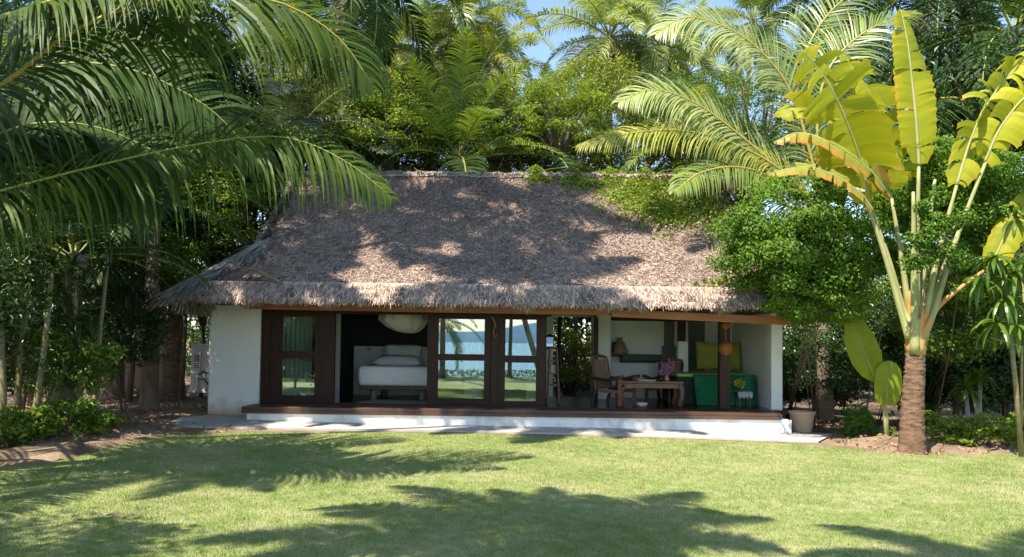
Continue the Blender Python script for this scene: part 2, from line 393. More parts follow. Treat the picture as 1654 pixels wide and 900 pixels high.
def palm(label, base, top, fl=4.5, nf=22, rad=.16, mat='palm', group=None, emin=-45, emax=80, trunk='trunk_palm', dead=2, nuts=0, bend=1.8, hang=1.0, seed=0, name='coconut_palm', droop=75, azr=None, L=.22, mats=None, rexp=1.0, cat='palm tree', wd=.0125):
    r = random.Random(seed * 13 + 5); base = Vector(base); top = Vector(top)
    root = empty(name, base, label, cat, group)
    mb = MB(); tp = [Vector(p) - base for p in trunk_path(base, top, 26, bend)]
    rr = [rad * (1.0 - .4 * i / 25) * (1 + .35 * math.exp(-i * .9)) * (1 + .05 * math.sin(i * 2.6)) for i in range(26)]
    tube(mb, tp, rr, 10); mb.build('trunk', trunk, root, smooth=True)
    c = top - base
    mb = MB()                                                       # fibrous heart under the fronds
    lathe(mb, c + Vector((0, 0, -.12 * fl * .5)), [(rad * .6, -.1), (rad * 1.25, .12 * fl * .3), (rad * 1.1, .12 * fl * .6), (.02, .12 * fl)], 10)
    mb.build('crown_heart', 'trunk_palm', root, smooth=True)
    for i in range(nf):
        f = i / max(1, nf - 1)
        az = i * 2.39996 + r.uniform(-.25, .25) if azr is None else R(r.uniform(*azr))
        e = round((emax + (emin - emax) * f ** rexp) / 15) * 15
        d = r.choice([droop - 15, droop, droop + 15]) * (.75 if e > 50 else 1); d = round(d / 15) * 15
        mm = mat if not mats else r.choice(mats)
        add_frond(root, c, az, fl * r.uniform(.85, 1.1), e, d, r.choice([1, 2]), mm, hang, L, wd)
    for i in range(dead):
        add_frond(root, c, r.uniform(0, 6.28), fl * r.uniform(.6, .8), -60, 30, 1, 'palm_dead', 1.2, L)
    for i in range(nuts):
        a = r.uniform(0, 6.28); mb = MB()
        lathe(mb, c + Vector((math.cos(a) * rad * 2.0, math.sin(a) * rad * 2.0, -.15 - r.uniform(0, .45))), [(0.01, -.14), (.09, -.10), (.13, 0), (.10, .09), (.01, .14)], 10)
        mb.build('coconut', 'coconut', root, smooth=True)
    return root

# ------------------------------------------------------------------ leafy crowns
def leaves_into(mb, C, Nrm, size, r, asp=.45, fold=.25, pt=.5):
    """one folded diamond leaf per row: C centres, Nrm rough normals"""
    n = len(C); size = np.broadcast_to(size, (n,)) * r.uniform(.65, 1.3, n)
    d = norm(np.cross(Nrm, r.normal(0, 1, (n, 3)))); d = norm(d + np.array([0, 0, -.35]))
    w_ = norm(np.cross(Nrm, d)); nn = norm(np.cross(d, w_))
    s = size[:, None]
    a = C - d * s * .5; b = C + d * s * .5 - nn * s * .08; m = C + nn * 0 - d * s * .05
    l = m + w_ * s * asp * .5 + nn * s * fold * asp; q = m - w_ * s * asp * .5 + nn * s * fold * asp
    V = np.stack([a, l, b, q], 1).reshape(-1, 3); i = np.arange(n)[:, None] * 4
    T = np.concatenate([i + np.array([[0, 1, 2]]), i + np.array([[0, 2, 3]])], 0)
    mb.add(V, None, T)
def crown_points(r, n, clumps, csize, shape=(1, 1, 1), fill=.35):
    """points clustered in clumps spread on and inside a unit blob"""
    cc = norm(r.normal(0, 1, (clumps, 3))) * (r.uniform(fill, 1, (clumps, 1)) ** .6)
    cc[:, 2] = np.where(cc[:, 2] < -.55, -cc[:, 2] * .5, cc[:, 2])
    cs = csize * r.uniform(.6, 1.35, clumps)
    k = r.integers(0, clumps, n)
    off = norm(r.normal(0, 1, (n, 3))); rr = r.uniform(0, 1, (n, 1)) ** .45 * np.where(r.uniform(0, 1, (n, 1)) < .10, r.uniform(1, 1.7, (n, 1)), 1)
    flat = np.array([1, 1, .62])
    C = cc[k] + off * rr * cs[k][:, None] * flat
    N = norm(off * .8 + np.array([0, -.15, .7]) + r.normal(0, .35, (n, 3)))
    return C * np.array(shape), N, cc * np.array(shape)
CROWN = {}
def crown_mesh(kind, seed):
    if (kind, seed) in CROWN: return CROWN[kind, seed]
    r = np.random.default_rng(seed)
    n, cl, cs, ls, asp = {'small': (15000, 75, .24, .036, .5), 'broad': (8000, 60, .27, .062, .5), 'long': (7000, 60, .28, .085, .28)}[kind]
    C, N, cc = crown_points(r, n, cl, cs); mb = MB(); leaves_into(mb, C, N, ls, r, asp)
    CROWN[kind, seed] = (mb, cc); me = mesh_from(mb, 'foliage'); 
    t = MB()
    for q in cc[::4]: tube(t, [Vector((0, 0, -1.0)), Vector(q) * .35 + Vector((0, 0, -.35)), Vector(q) * .9], [.04, .022, .008], 5)
    tm = mesh_from(t, 'limbs', True)
    CROWN[kind, seed] = (me, tm); return CROWN[kind, seed]
def tree(label, px, py, D, rx, rz, mat='leaf_mid', kind='small', seed=1, name='broadleaf_tree', group=None, rot=0, ry=None, trunk='bark', cat='tree', bx=0):
    c = WD(px, py, D); base = Vector((c.x + bx, c.y, gz(c.x, c.y) - .05))
    root = empty(name, base, label, cat, group); ry = ry or rx
    me, tm = crown_mesh(kind, seed); me2 = me.copy(); me2.materials.clear(); me2.materials.append(M[mat]); 
    key = (kind, seed, mat)
    if key in CROWN: bpy.data.meshes.remove(me2); me2 = CROWN[key]
    else: CROWN[key] = me2
    if not tm.materials: tm.materials.append(M[trunk])
    o = bpy.data.objects.new('crown', me2); COL.objects.link(o); o.parent = root
    o.location = c - base; o.scale = (rx, ry, rz); o.rotation_euler = (0, 0, rot)
    l = bpy.data.objects.new('limbs', tm); COL.objects.link(l); l.parent = root
    l.location = c - base; l.scale = (rx, ry, rz); l.rotation_euler = (0, 0, rot)
    h = (c - base).z - rz
    if h > .1:
        mb = MB(); rr = max(.04, .03 * rx)
        tube(mb, [Vector((0, 0, 0)), Vector((.08, 0, h * .5)), (c - base) - Vector((0, 0, rz * .95))], [rr * 1.3, rr, rr * .8], 8)
        mb.build('trunk', trunk, root, smooth=True)
    return root
def strap_rosette(mb, c, n, L, wd, r, emin=-10, emax=80, droop=90, seg=6, az0=0, az1=360):
    c = np.array(tuple(c)); 
    for i in range(n):
        az = R(az0 + (az1 - az0) * ((i * .618034) % 1)) + r.normal(0, .15); f = i / max(1, n - 1)
        e0 = emax + (emin - emax) * f + r.normal(0, 6); l = L * r.uniform(.75, 1.15)
        p = c.copy(); P = [p]; D_ = []
        for j in range(seg):
            e = R(e0 - droop * ((j + .5) / seg) ** 1.2); d = np.array([math.cos(e) * math.cos(az), math.cos(e) * math.sin(az), math.sin(e)])
            D_.append(d); p = p + d * l / seg; P.append(p)
        D_.append(D_[-1]); lat = np.array([-math.sin(az), math.cos(az), 0]); V = []
        pr = np.interp(np.linspace(0, 1, seg + 1), [0, .35, .75, 1], [.35, 1, .75, .03])
        for j in range(seg + 1):
            nn = np.cross(D_[j], lat); 
            V += [P[j] - lat * wd * pr[j] * .5 + nn * wd * .12 * pr[j] * -1, P[j], P[j] + lat * wd * pr[j] * .5 - nn * wd * .12 * pr[j]]
        Q = []
        for j in range(seg):
            a = j * 3; Q += [(a, a + 1, a + 4, a + 3), (a + 1, a + 2, a + 5, a + 4)]
        mb.add(V, Q)
def bush(label, c, rx, ry, rz, n, leaf, mat, seed, name='shrub', cat='shrub', group=None, asp=.5, clumps=30, cs=.3, flowers=None, stems=7, foot=(0, 0)):
    c = Vector(c); r = np.random.default_rng(seed); base = Vector((c.x + foot[0], c.y + foot[1], gz(c.x, c.y) - .02))
    root = empty(name, base, label, cat, group)
    C, N, cc = crown_points(r, n, clumps, cs, fill=.2); h = c - base
    S = np.array([rx, ry, rz]); mb = MB(); leaves_into(mb, C * S + np.array(tuple(h)), N, leaf, r, asp)
    mb.build('foliage', mat, root)
    mb = MB()
    for q in cc[:stems]:
        e = Vector(q * S) + h; s0 = Vector((q[0] * rx * .06, q[1] * ry * .06, 0)); tube(mb, [s0, h * .55 + s0 * 2, h * .8 + Vector(q * S) * .35, e], [.012, .011, .009, .004], 5)
    mb.build('stems', 'bark', root, smooth=True)
    if flowers:
        mb = MB(); k = r.choice(n, flowers[1], replace=False); P = C[k]; P = norm(P) * np.maximum(np.linalg.norm(P, axis=1, keepdims=True), .95)
        for d_ in range(3): leaves_into(mb, P * S + np.array(tuple(h)) + r.normal(0, .015, P.shape), N[k], flowers[2], r, .9)
        mb.build('flowers', flowers[0], root)
    return root

# ================================================================== THE SETTING
def lin(a, b, n): return np.linspace(a, b, n)
def grid_mesh(name, xs, ys, zf, mat, kind='structure', mask=None):
    X, Y = np.meshgrid(xs, ys, indexing='ij'); Z = np.vectorize(zf)(X, Y)
    V = np.stack([X, Y, Z], -1).reshape(-1, 3); nx, ny = len(xs), len(ys)
    i = (np.arange(nx - 1)[:, None] * ny + np.arange(ny - 1)[None]).ravel()
    Q = np.stack([i, i + ny, i + ny + 1, i + 1], -1)
    if mask is not None:
        cx = (V[Q[:, 0]] + V[Q[:, 2]]) / 2; Q = Q[[mask(a, b) for a, b in cx[:, :2]]]
    mb = MB(); mb.add(V, Q); o = mb.build(name, mat, smooth=True); tag(o, kind=kind); return o
# lawn edge: points of the photograph on the ground
EDGE = [(-700, 792), (-300, 775), (0, 768), (60, 752), (120, 738), (200, 716), (260, 704), (400, 699), (700, 699), (1000, 707), (1250, 716), (1340, 722), (1450, 735), (1560, 736), (1654, 731), (1900, 735), (2500, 745)]
EG = [G(*e) for e in EDGE]
EX = [p.x for p in EG]; EY = [p.y for p in EG]
o_ = np.argsort(EX); EX = np.array(EX)[o_]; EY = np.array(EY)[o_]
def edge_y(x): return float(np.interp(x, EX, EY))
MOUNDS = []
for px, py, h, s in [(40, 742, .13, .55), (120, 735, .16, .5), (200, 722, .07, .5), (330, 704, .05, .35), (60, 700, .2, 1.1), (150, 700, .12, .9),
                     (1410, 716, .14, .45), (1480, 722, .15, .6), (1560, 722, .10, .6), (1640, 715, .12, .7), (1350, 700, .05, .5), (380, 668, .10, .5), (300, 668, .12, .8), (220, 690, .08, .7)]:
    p = G(px, py); MOUNDS.append((p.x, p.y, h, s))
def ground_z(x, y):
    z = gz(x, y)
    if y < -22: z -= min(2.6, (-22 - y) * .55)
    for mx, my, h, s in MOUNDS:
        q = ((x - mx) ** 2 + (y - my) ** 2) / (s * s)
        if q < 9: z += h * math.exp(-q)
    if y > edge_y(x) and abs(x) < 30 and y < 20 and not (-7 < x < 7 and -2 < y < 6):
        z += .03 * math.sin(x * 5.1 + y * 2) * math.sin(y * 4.3 - x) + .02 * math.sin(x * 11) * math.sin(y * 9.7)
    if y < edge_y(x) + .05: z = min(z, gz(x, y) + .02) - .03 if y >= -22 else z - .03
    return z
xs = np.unique(np.concatenate([-np.geomspace(14, 400, 14), lin(-14, 14, 150), np.geomspace(14, 400, 14)]))
ys = np.unique(np.concatenate([-np.geomspace(22, 40, 14), lin(-22, -8, 30), lin(-8, 3, 75), lin(3, 8, 12), np.geomspace(8, 400, 20)]))
ground = grid_mesh('ground', xs, ys, ground_z, 'dirt')
# lawn sheet: strips running back to the edge
def strip_sheet(name, xs, y0, y1f, ny, zf, mat):
    V = []; Q = []
    for i, x in enumerate(xs):
        y1 = y1f(x) + .07 * math.sin(x * 7) + .05 * math.sin(x * 17 + 1)
        for j in range(ny + 1):
            y = y0 + (y1 - y0) * (j / ny); V.append((x, y, zf(x, y)))
    for i in range(len(xs) - 1):
        for j in range(ny): a = i * (ny + 1) + j; Q.append((a, a + ny + 1, a + ny + 2, a + 1))
    mb = MB(); mb.add(V, Q); o = mb.build(name, mat, smooth=True); return tag(o, kind='structure')
lawn = strip_sheet('lawn', lin(-24, 24, 400), -22.0, edge_y, 60, lambda x, y: gz(x, y) + .004, 'lawn')
# grass blades on the part of the lawn in view
def grass():
    N = 420000; r = rng
    # density falls with distance; a few blades spill over the edge
    D = 5.6 + (17.2 - 5.6) * r.uniform(0, 1, N) ** 1.15
    x = r.uniform(-.74, .74, N) * D; y = D - 17
    ey = np.interp(x, EX, EY) + .10 * np.sin(x * 7) + r.normal(0, .09, N)
    k = y < ey; x = x[k]; y = y[k]; D = D[k]; n = len(x)
    z = -0.0135 * np.clip(x, -12, 12) + .02 * np.sin(x * .5) * np.cos(y * .43)
    h = r.uniform(.016, .042, n) * (1 + .25 * np.sin(x * 2.1) * np.sin(y * 1.7)); wd = r.uniform(.004, .008, n) * (1 + (D - 6) * .07)
    a = r.uniform(0, 6.28, n); b = r.uniform(0, 6.28, n); le = r.uniform(.1, .9, n) * h
    dx = np.cos(a) * wd * .5; dy = np.sin(a) * wd * .5
    V = np.stack([np.stack([x - dx, y - dy, z], -1), np.stack([x + dx, y + dy, z], -1), np.stack([x + np.cos(b) * le, y + np.sin(b) * le, z + h], -1)], 1).reshape(-1, 3)
    mb = MB(); mb.add(V, None, np.arange(3 * n).reshape(-1, 3)); o = mb.build('grass', 'blades')
    tag(o, 'short mown green lawn grass in front of the thatched bungalow', 'grass', kind='stuff')
grass()
# sea side behind the viewer (seen mirrored in the glass doors)
mb = MB(); mb.add([(-9000, -9000, -1.6), (9000, -9000, -1.6), (9000, -24.6, -1.6), (-9000, -24.6, -1.6)], [(0, 1, 2, 3)]); tag(mb.build('sea', 'sea'), kind='structure')
mb = MB(); hx = lin(-2600, 2600, 80); V = []
for i, x in enumerate(hx):
    h = 34 + 26 * math.sin(x * .0021 + 1) + 14 * math.sin(x * .0063) + 6 * math.sin(x * .017)
    V += [(x, -2500, -2), (x, -2700, max(6, h)), (x, -3000, -2)]
mb.add(V, [(a, a + 3, a + 4, a + 1) for a in range(0, 79 * 3, 3)] + [(a + 1, a + 4, a + 5, a + 2) for a in range(0, 79 * 3, 3)]); tag(mb.build('hills', 'hill', smooth=True), kind='structure')

# terrace path of pale concrete
mb = MB(); fr = [(262, 690), (400, 693.5), (700, 697.5), (1000, 704.5), (1180, 711), (1322, 716)]; F = [G(*p) for p in fr]
bk = [Vector((-7.6, 1.6, 0)), Vector((-6.0, 1.6, 0)), Vector((-3, .3, 0)), Vector((1, .3, 0)), Vector((4.0, .3, 0)), Vector((7.2, .2, 0))]
V = []
for f, b in zip(F, bk):
    zf_ = gz(f.x, f.y) + .035; zb = gz(b.x, 0) + .045
    V += [(f.x, f.y, zf_ - .12), (f.x, f.y, zf_), (b.x, b.y, zb)]
mb.add(V, [(a, a + 3, a + 4, a + 1) for a in range(0, 15, 3)] + [(a + 1, a + 4, a + 5, a + 2) for a in range(0, 15, 3)])
tag(mb.build('path', 'concrete'), kind='structure')

# ================================================================== THE BUNGALOW
house = empty('bungalow', (0, 0, 0), 'white single-storey bungalow with a shaggy brown thatched roof and open wooden terrace', 'house')
def HP(name, mb, mat, parent=house, **k): return mb.build(name, mat, parent, **k)
XL, XR = -7.02, 6.38; FZ = .40; YD = .80; YB = 4.35; CZ = 2.66
pl, pr_ = W(398, 670, 0).x, W(1279, 690, 0).x
mb = MB(); box(mb, pl, pr_, 0, .75, -.3, .255); HP('plinth', mb, 'plinth', bevel=.012)
mb = MB(); bd = [( .257, .325), (.331, FZ)]
for z0, z1 in bd: box(mb, pl - .1, pr_ - .25, -.045, .0, z0, z1)
for k in range(6): box(mb, pl - .1, pr_ - .25, .004 + k * .135, .129 + k * .135, .335, FZ - .002)
HP('deck', mb, 'deck', bevel=.006)
mb = MB(); box(mb, pl - .05, XR - .1, YD + .012, YB, .30, FZ - .006)
HP('floor', mb, 'floor')
# end walls
mb = MB(); xw1 = W(421, 580, YD).x
box(mb, XL, xw1, YD, YD + .25, -.1, CZ + .25); HP('front_wall', mb, 'white_st', bevel=.05)
mb = MB(); box(mb, XL + .003, XL + .22, YD + .252, YB + 1.5, -.1, CZ + .2); HP('side_wall', mb, 'white_st')
mb = MB(); box(mb, W(1246, 600, 1.1).x, W(1264, 600, 1.1).x, 1.1, YB + 1.5, 0, CZ + .2); HP('side_wall', mb, 'white', bevel=.01)
# back wall with the garden doorway
dx0, dx1 = W(893, 600, YB).x, W(957, 600, YB).x
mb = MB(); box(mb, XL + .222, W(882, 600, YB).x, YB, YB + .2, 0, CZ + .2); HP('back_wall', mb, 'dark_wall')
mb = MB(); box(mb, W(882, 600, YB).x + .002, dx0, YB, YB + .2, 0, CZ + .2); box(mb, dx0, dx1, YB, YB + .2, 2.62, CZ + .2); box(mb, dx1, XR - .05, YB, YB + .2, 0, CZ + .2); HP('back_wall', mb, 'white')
mb = MB(); box(mb, W(954, 600, YB).x, W(961, 600, YB).x, YB - .75, YB - .01, FZ, 2.58); HP('garden_door', mb, 'mahog')
mb = MB(); box(mb, W(963, 600, 3.7).x, W(986, 600, 3.7).x, 3.7, 3.95, FZ - .01, CZ + .01); HP('pillar', mb, 'white', bevel=.01)
mb = MB(); box(mb, dx1 + .12, XR - .08, YB - .10, YB - .003, W(1060, 519, YB).z, CZ); HP('wall_beam', mb, 'post')
# raised grey boxes put in for the shadow shapes on the sitting area's wall
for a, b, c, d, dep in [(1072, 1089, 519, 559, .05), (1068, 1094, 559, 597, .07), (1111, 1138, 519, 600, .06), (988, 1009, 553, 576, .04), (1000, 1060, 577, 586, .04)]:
    mb = MB(); p0, p1 = W(a, d, YB), W(b, c, YB); box(mb, p0.x, p1.x, YB - dep, YB - .004, p0.z, p1.z); HP('shadow_panel', mb, 'greywall', bevel=.02)
mb = MB(); p0, p1 = W(1003, 583, YB - .35), W(1068, 573, YB - .35); box(mb, p0.x, p1.x, YB - .5, YB - .075, p0.z, p1.z); HP('ledge', mb, 'green_led', bevel=.02)
mb = MB(); p0, p1 = W(1095, 551, 3.5), W(1107, 510, 3.5); box(mb, p0.x, p1.x, 3.44, 3.6, p0.z, CZ); HP('post', mb, 'post')
mb = MB(); p0, p1 = W(1093.5, 600, 3.5), W(1110.5, 551, 3.5); box(mb, p0.x, p1.x, 3.38, 3.62, FZ, p1.z); HP('post_pedestal', mb, 'white', bevel=.03)
# ceiling
mb = MB(); box(mb, XL + .25, XR - .05, .3, YB + .1, CZ, CZ + .05); HP('ceiling', mb, 'post')
# eave beams: the right one sags a little
def slopebox(mb, xa, za, xb, zb, y0, y1, h):
    V = [(xa, y0, za), (xb, y0, zb), (xb, y1, zb), (xa, y1, za), (xa, y0, za + h), (xb, y0, zb + h), (xb, y1, zb + h), (xa, y1, za + h)]
    mb.add(np.array(V, float), BOXQ)
YE = -.30
pa, pb = W(395, 499, YE), W(985, 509.5, YE); mb = MB(); slopebox(mb, pa.x, pa.z, pb.x, pb.z, YE, YE + .09, .17); HP('eave_beam', mb, 'beam', bevel=.008)
pa, pb = W(987, 512, YE - .02), W(1304, 526.5, YE - .02); mb = MB(); slopebox(mb, pa.x, pa.z, pb.x, pb.z, YE - .1, YE - .005, .17); HP('eave_beam', mb, 'beam', bevel=.008)
# posts in the front line
def post_px(a, b, Y, dep, mat='post', name='post', z0=FZ, z1=CZ):
    mb = MB(); x0, x1 = W(a, 600, Y).x, W(b, 600, Y).x; box(mb, x0, x1, Y, Y + dep, z0, z1); return HP(name, mb, mat, bevel=.008)
post_px(1163, 1179.5, 1.0, .22)
post_px(421, 434, YD - .03, .16, 'mahog'); post_px(792.5, 804.5, YD + .02, .14, 'post'); post_px(541, 548, YD + .14, .1, 'greywall')
mb = MB(); box(mb, W(433, 600, YD).x, W(890, 600, YD).x, YD + .005, YD + .10, 2.50, CZ); HP('door_lintel', mb, 'mahog')
mb = MB(); box(mb, W(433, 600, YD).x, W(885, 600, YD).x, YD - .02, YD + .12, FZ - .004, FZ + .035); HP('door_sill', mb, 'mahog')
# glazed sliding doors
def door(a, b, ga, gb, u0, u1, l0, l1, Y, handle=None):
    zc = lambda py: W((a + b) / 2, py, Y).z; xx = lambda q: W(q, 580, Y).x
    z0, z1 = FZ + .04, 2.497; x0, x1, g0, g1 = xx(a), xx(b), xx(ga), xx(gb)
    t = .05; mb = MB()
    box(mb, x0, g0, Y, Y + t, z0, z1); box(mb, g1, x1, Y, Y + t, z0, z1)
    top = min(zc(u0), z1 - .08)
    box(mb, g0 + .0, g1, Y + .003, Y + t - .003, z0, zc(l1)); box(mb, g0, g1, Y + .003, Y + t - .003, zc(l0), zc(u1)); box(mb, g0, g1, Y + .003, Y + t - .003, top, z1)
    d = HP('glass_door', mb, 'mahog')
    for p, q in ((zc(u1), top), (zc(l1), zc(l0))):
        mb = MB(); box(mb, g0 - .01, g1 + .01, Y + .022, Y + .028, p - .01, q + .01); mb.build('pane', 'glass', d)
    if handle:
        mb = MB(); hx = xx(handle); box(mb, hx - .012, hx + .012, Y - .03, Y - .001, zc(600), zc(585)); mb.build('handle', 'dark_metal', d, bevel=.004)
    return d
door(434, 540, 456.5, 508.5, 500, 567, 579, 639, YD + .02, 446)
door(690, 792, 708, 782, 515.5, 572, 582.5, 643.5, YD + .02, 699)
door(805, 881, 816, 866, 516.5, 574.5, 586, 648, YD + .02, 874)

# --------------------------------------------------------------- thatched roof
HR = .6; RX0, RX1 = -5.95, 5.7; YR = 4.5; ZR = W(890, 283, YR).z
YB0, ZB0 = -.42, 3.08          # break above the eave band
YEV, ZEV = -.80, 2.73          # eave edge
def roof_z(y):                 # front slope profile
    t = (y - YB0) / (YR - YB0); return ZB0 + (ZR - ZB0) * (t - .05 * math.sin(math.pi * t)) if t >= 0 else ZB0 + (ZB0 - ZEV) * ((y - YB0) / (YB0 - YEV))
zh = roof_z(1.26)
roof = None
mb = MB(); nx, ny = 150, 50
xs_ = lin(RX0, RX1, nx); V = []; Q = []
hipw = 1.04
def hipx(y):                   # how far the hipped foot of the roof reaches beyond the gable at depth y
    t = (1.26 - y) / (1.26 - YEV); return hipw * max(0, t)
for i in range(nx):
    for j in range(ny + 1):
        y = YB0 + (YR - YB0) * j / ny
        s = i / (nx - 1); lo, hi = RX0 - hipx(y), RX1 + hipx(y) * HR; x = lo + (hi - lo) * s
        V.append((x, y, roof_z(y) + .03 * math.sin(x * 1.7 + y) * math.sin(y * 2.1) - .0 + .012 * math.sin(x * 9) * math.sin(y * 7)))
for i in range(nx - 1):
    for j in range(ny): a = i * (ny + 1) + j; Q.append((a, a + ny + 1, a + ny + 2, a + 1))
mb.add(V, Q)
mb.add([(RX0, YR, ZR), (RX1, YR, ZR), (RX1, 9.4, 3.0), (RX0, 9.4, 3.0)], [(0, 1, 2, 3)])
for X in (RX0, RX1):           # gable ends
    mb.add([(X, 1.0, roof_z(1.0)), (X, YR, ZR), (X, 8.0, roof_z(1.0))], None, [(0, 1, 2)])
for sg, X, hw in ((-1, RX0, hipw), (1, RX1, hipw * HR)):   # hipped ends
    xc = X + sg * hw
    mb.add([(xc, YEV, ZEV), (X, 1.26, zh), (X, 7.6, zh), (xc, 8.8, ZEV)], [(0, 1, 2, 3)])
# underside
mb.add([(RX0 - hipw, YEV + .03, ZEV + .02), (RX1 + hipw * HR, YEV + .03, ZEV + .02), (RX1 + hipw * HR, .3, CZ + .12), (RX0 - hipw, .3, CZ + .12)], [(0, 1, 2, 3)])
roof = HP('roof', mb, 'thatch', smooth=True)
# eave band, thick
mb = MB(); V = []; Q = []; xs2 = lin(RX0 - hipw, RX1 + hipw * HR, 260)
for x in xs2:
    wv = .018 * math.sin(x * 3.1) + .012 * math.sin(x * 11)
    V += [(x, YB0 + .05, ZB0 - .02), (x, YB0 - .07 + wv, ZB0 + .045 + wv * .5), (x, YEV - .03 + wv, ZEV + .06), (x, YEV + .10, ZEV - .02), (x, YEV + .35, ZEV + .04)]
for i in range(len(xs2) - 1):
    for j in range(4): a = i * 5 + j; Q.append((a, a + 1, a + 6, a + 5))
mb.add(V, Q); mb.build('eave_band', 'thatch', roof, smooth=True)
# straws
def straws(P, dn, nr, L, wd, r, spread=.5, lift=.25):
    n = len(P); lat = norm(np.cross(dn, nr)); a = r.normal(0, spread, n)[:, None]
    d = norm(dn * np.cos(a) + lat * np.sin(a) + nr * (np.abs(r.normal(0, lift, n)) )[:, None]); l = (L * r.uniform(.5, 1.4, n))[:, None]; w_ = norm(np.cross(d, nr)); ww = (wd * r.uniform(.5, 1.5, n))[:, None]
    s = P + nr * .005; e = s + d * l
    V = np.stack([s - w_ * ww * .5, s + w_ * ww * .5, e + w_ * ww * .3 - nr * .02, e - w_ * ww * .3 - nr * .02], 1)
    return V.reshape(-1, 3), np.arange(4 * n).reshape(-1, 4)
r = rng
n = 210000; y = YB0 + (YR - YB0) * r.uniform(0, 1, n)
hx_ = hipw * np.maximum(0, (1.26 - y) / (1.26 - YEV)); u = r.uniform(0, 1, n); x = (RX0 - hx_) + u * (RX1 - RX0 + (1 + HR) * hx_)
t = (y - YB0) / (YR - YB0); z = ZB0 + (ZR - ZB0) * (t - .05 * np.sin(np.pi * t)) + .03 * np.sin(x * 1.7 + y) * np.sin(y * 2.1)
sl = math.atan2(ZR - ZB0, YR - YB0); dn = np.array([0, -math.cos(sl), -math.sin(sl)]); nr = np.array([0, -math.sin(sl), math.cos(sl)])
mb = MB(); V, Q = straws(np.stack([x, y, z], -1), np.tile(dn, (n, 1)), np.tile(nr, (n, 1)), .14, .0125, r, .45, .34); mb.add(V, Q); mb.build('thatch_straw', 'straw', roof)
# fringe of the eave: two overlapping tiers
mb = MB(); n = 36000
tier = r.uniform(0, 1, n); x = r.uniform(RX0 - hipw, RX1 + hipw * HR, n)
y = np.where(tier < .35, YB0 - .08 + r.normal(0, .02, n), YB0 - .08 + (YEV - YB0 + .04) * r.uniform(0, 1, n)); 
fr_ = (YB0 - .08 - y) / (YB0 - .08 - (YEV - .03)); z = ZB0 + .05 + (ZEV + .06 - ZB0 - .05) * np.clip(fr_, 0, 1)
dn = norm(np.array([0, -.55, -.83])[None] + r.normal(0, .08, (n, 3))); nr = norm(np.tile(np.array([0, -.83, .55]), (n, 1)))
V, Q = straws(np.stack([x, y, z], -1), dn, nr, .18, .016, r, .28, .22); mb.add(V, Q)
n = 20000; x = r.uniform(RX0 - hipw - .03, RX1 + hipw * HR, n); y = YEV - .02 + r.uniform(0, .12, n)
ln_ = .09 + .06 * (np.sin(x * 5.3) * np.sin(x * 2.17 + 1)) + .06 * np.abs(np.sin(x * 13.1)) * r.uniform(0, 1, n)
dn = norm(np.array([0, -.05, -1])[None] + r.normal(0, .14, (n, 3))); nr = norm(np.tile(np.array([0, -1, .02]), (n, 1)) + r.normal(0, .3, (n, 3)))
V, Q = straws(np.stack([x, y, np.full(n, ZEV + .09)], -1), dn, nr, 1.0, .016, r, .12, .05)
Vr = V.reshape(n, 4, 3); s0 = (Vr[:, 0] + Vr[:, 1]) / 2; Vr[:, 2:] = s0[:, None] + (Vr[:, 2:] - s0[:, None]) * (ln_ * 1.3)[:, None, None]; 
mb.add(Vr.reshape(-1, 3), Q)
mb.build('eave_fringe', 'straw', roof)
# layered palm thatch capping the left hip
A = Vector((RX0 + .15, 1.30, zh + .12)); B = Vector((RX0 - hipw - .05, YEV - .02, ZEV + .22)); n = 9000
for sg in (0, 1):
    mb = MB(); AA, BB = A.copy(), B.copy()
    if sg: AA.x = RX1 - .15; BB.x = RX1 + hipw * HR + .05
    s = r.uniform(0, 1, n)[:, None]; P = np.array(AA)[None] * (1 - s) + np.array(BB)[None] * s + r.normal(0, .03, (n, 3))
    side = r.uniform(0, 1, n) < .5; sx = -1 if sg == 0 else 1
    dn = np.where(side[:, None], np.array([sx * .55, -.1, -.6])[None], np.array([-.05 * sx, -.8, -.58])[None]); dn = norm(dn + np.array([sx * .25, -.12, -.1]))
    nr = norm(np.where(side[:, None], np.array([sx * .7, 0, .7])[None], np.array([0, -.58, .8])[None]))
    V, Q = straws(P, dn, nr, .55, .024, r, .12, .12); mb.add(V, Q)
    tube(mb, [AA, (AA + BB) / 2 + Vector((0, 0, -.03)), BB], [.07, .08, .09], 8)
    mb.build('hip_capping', 'straw_grey', roof)
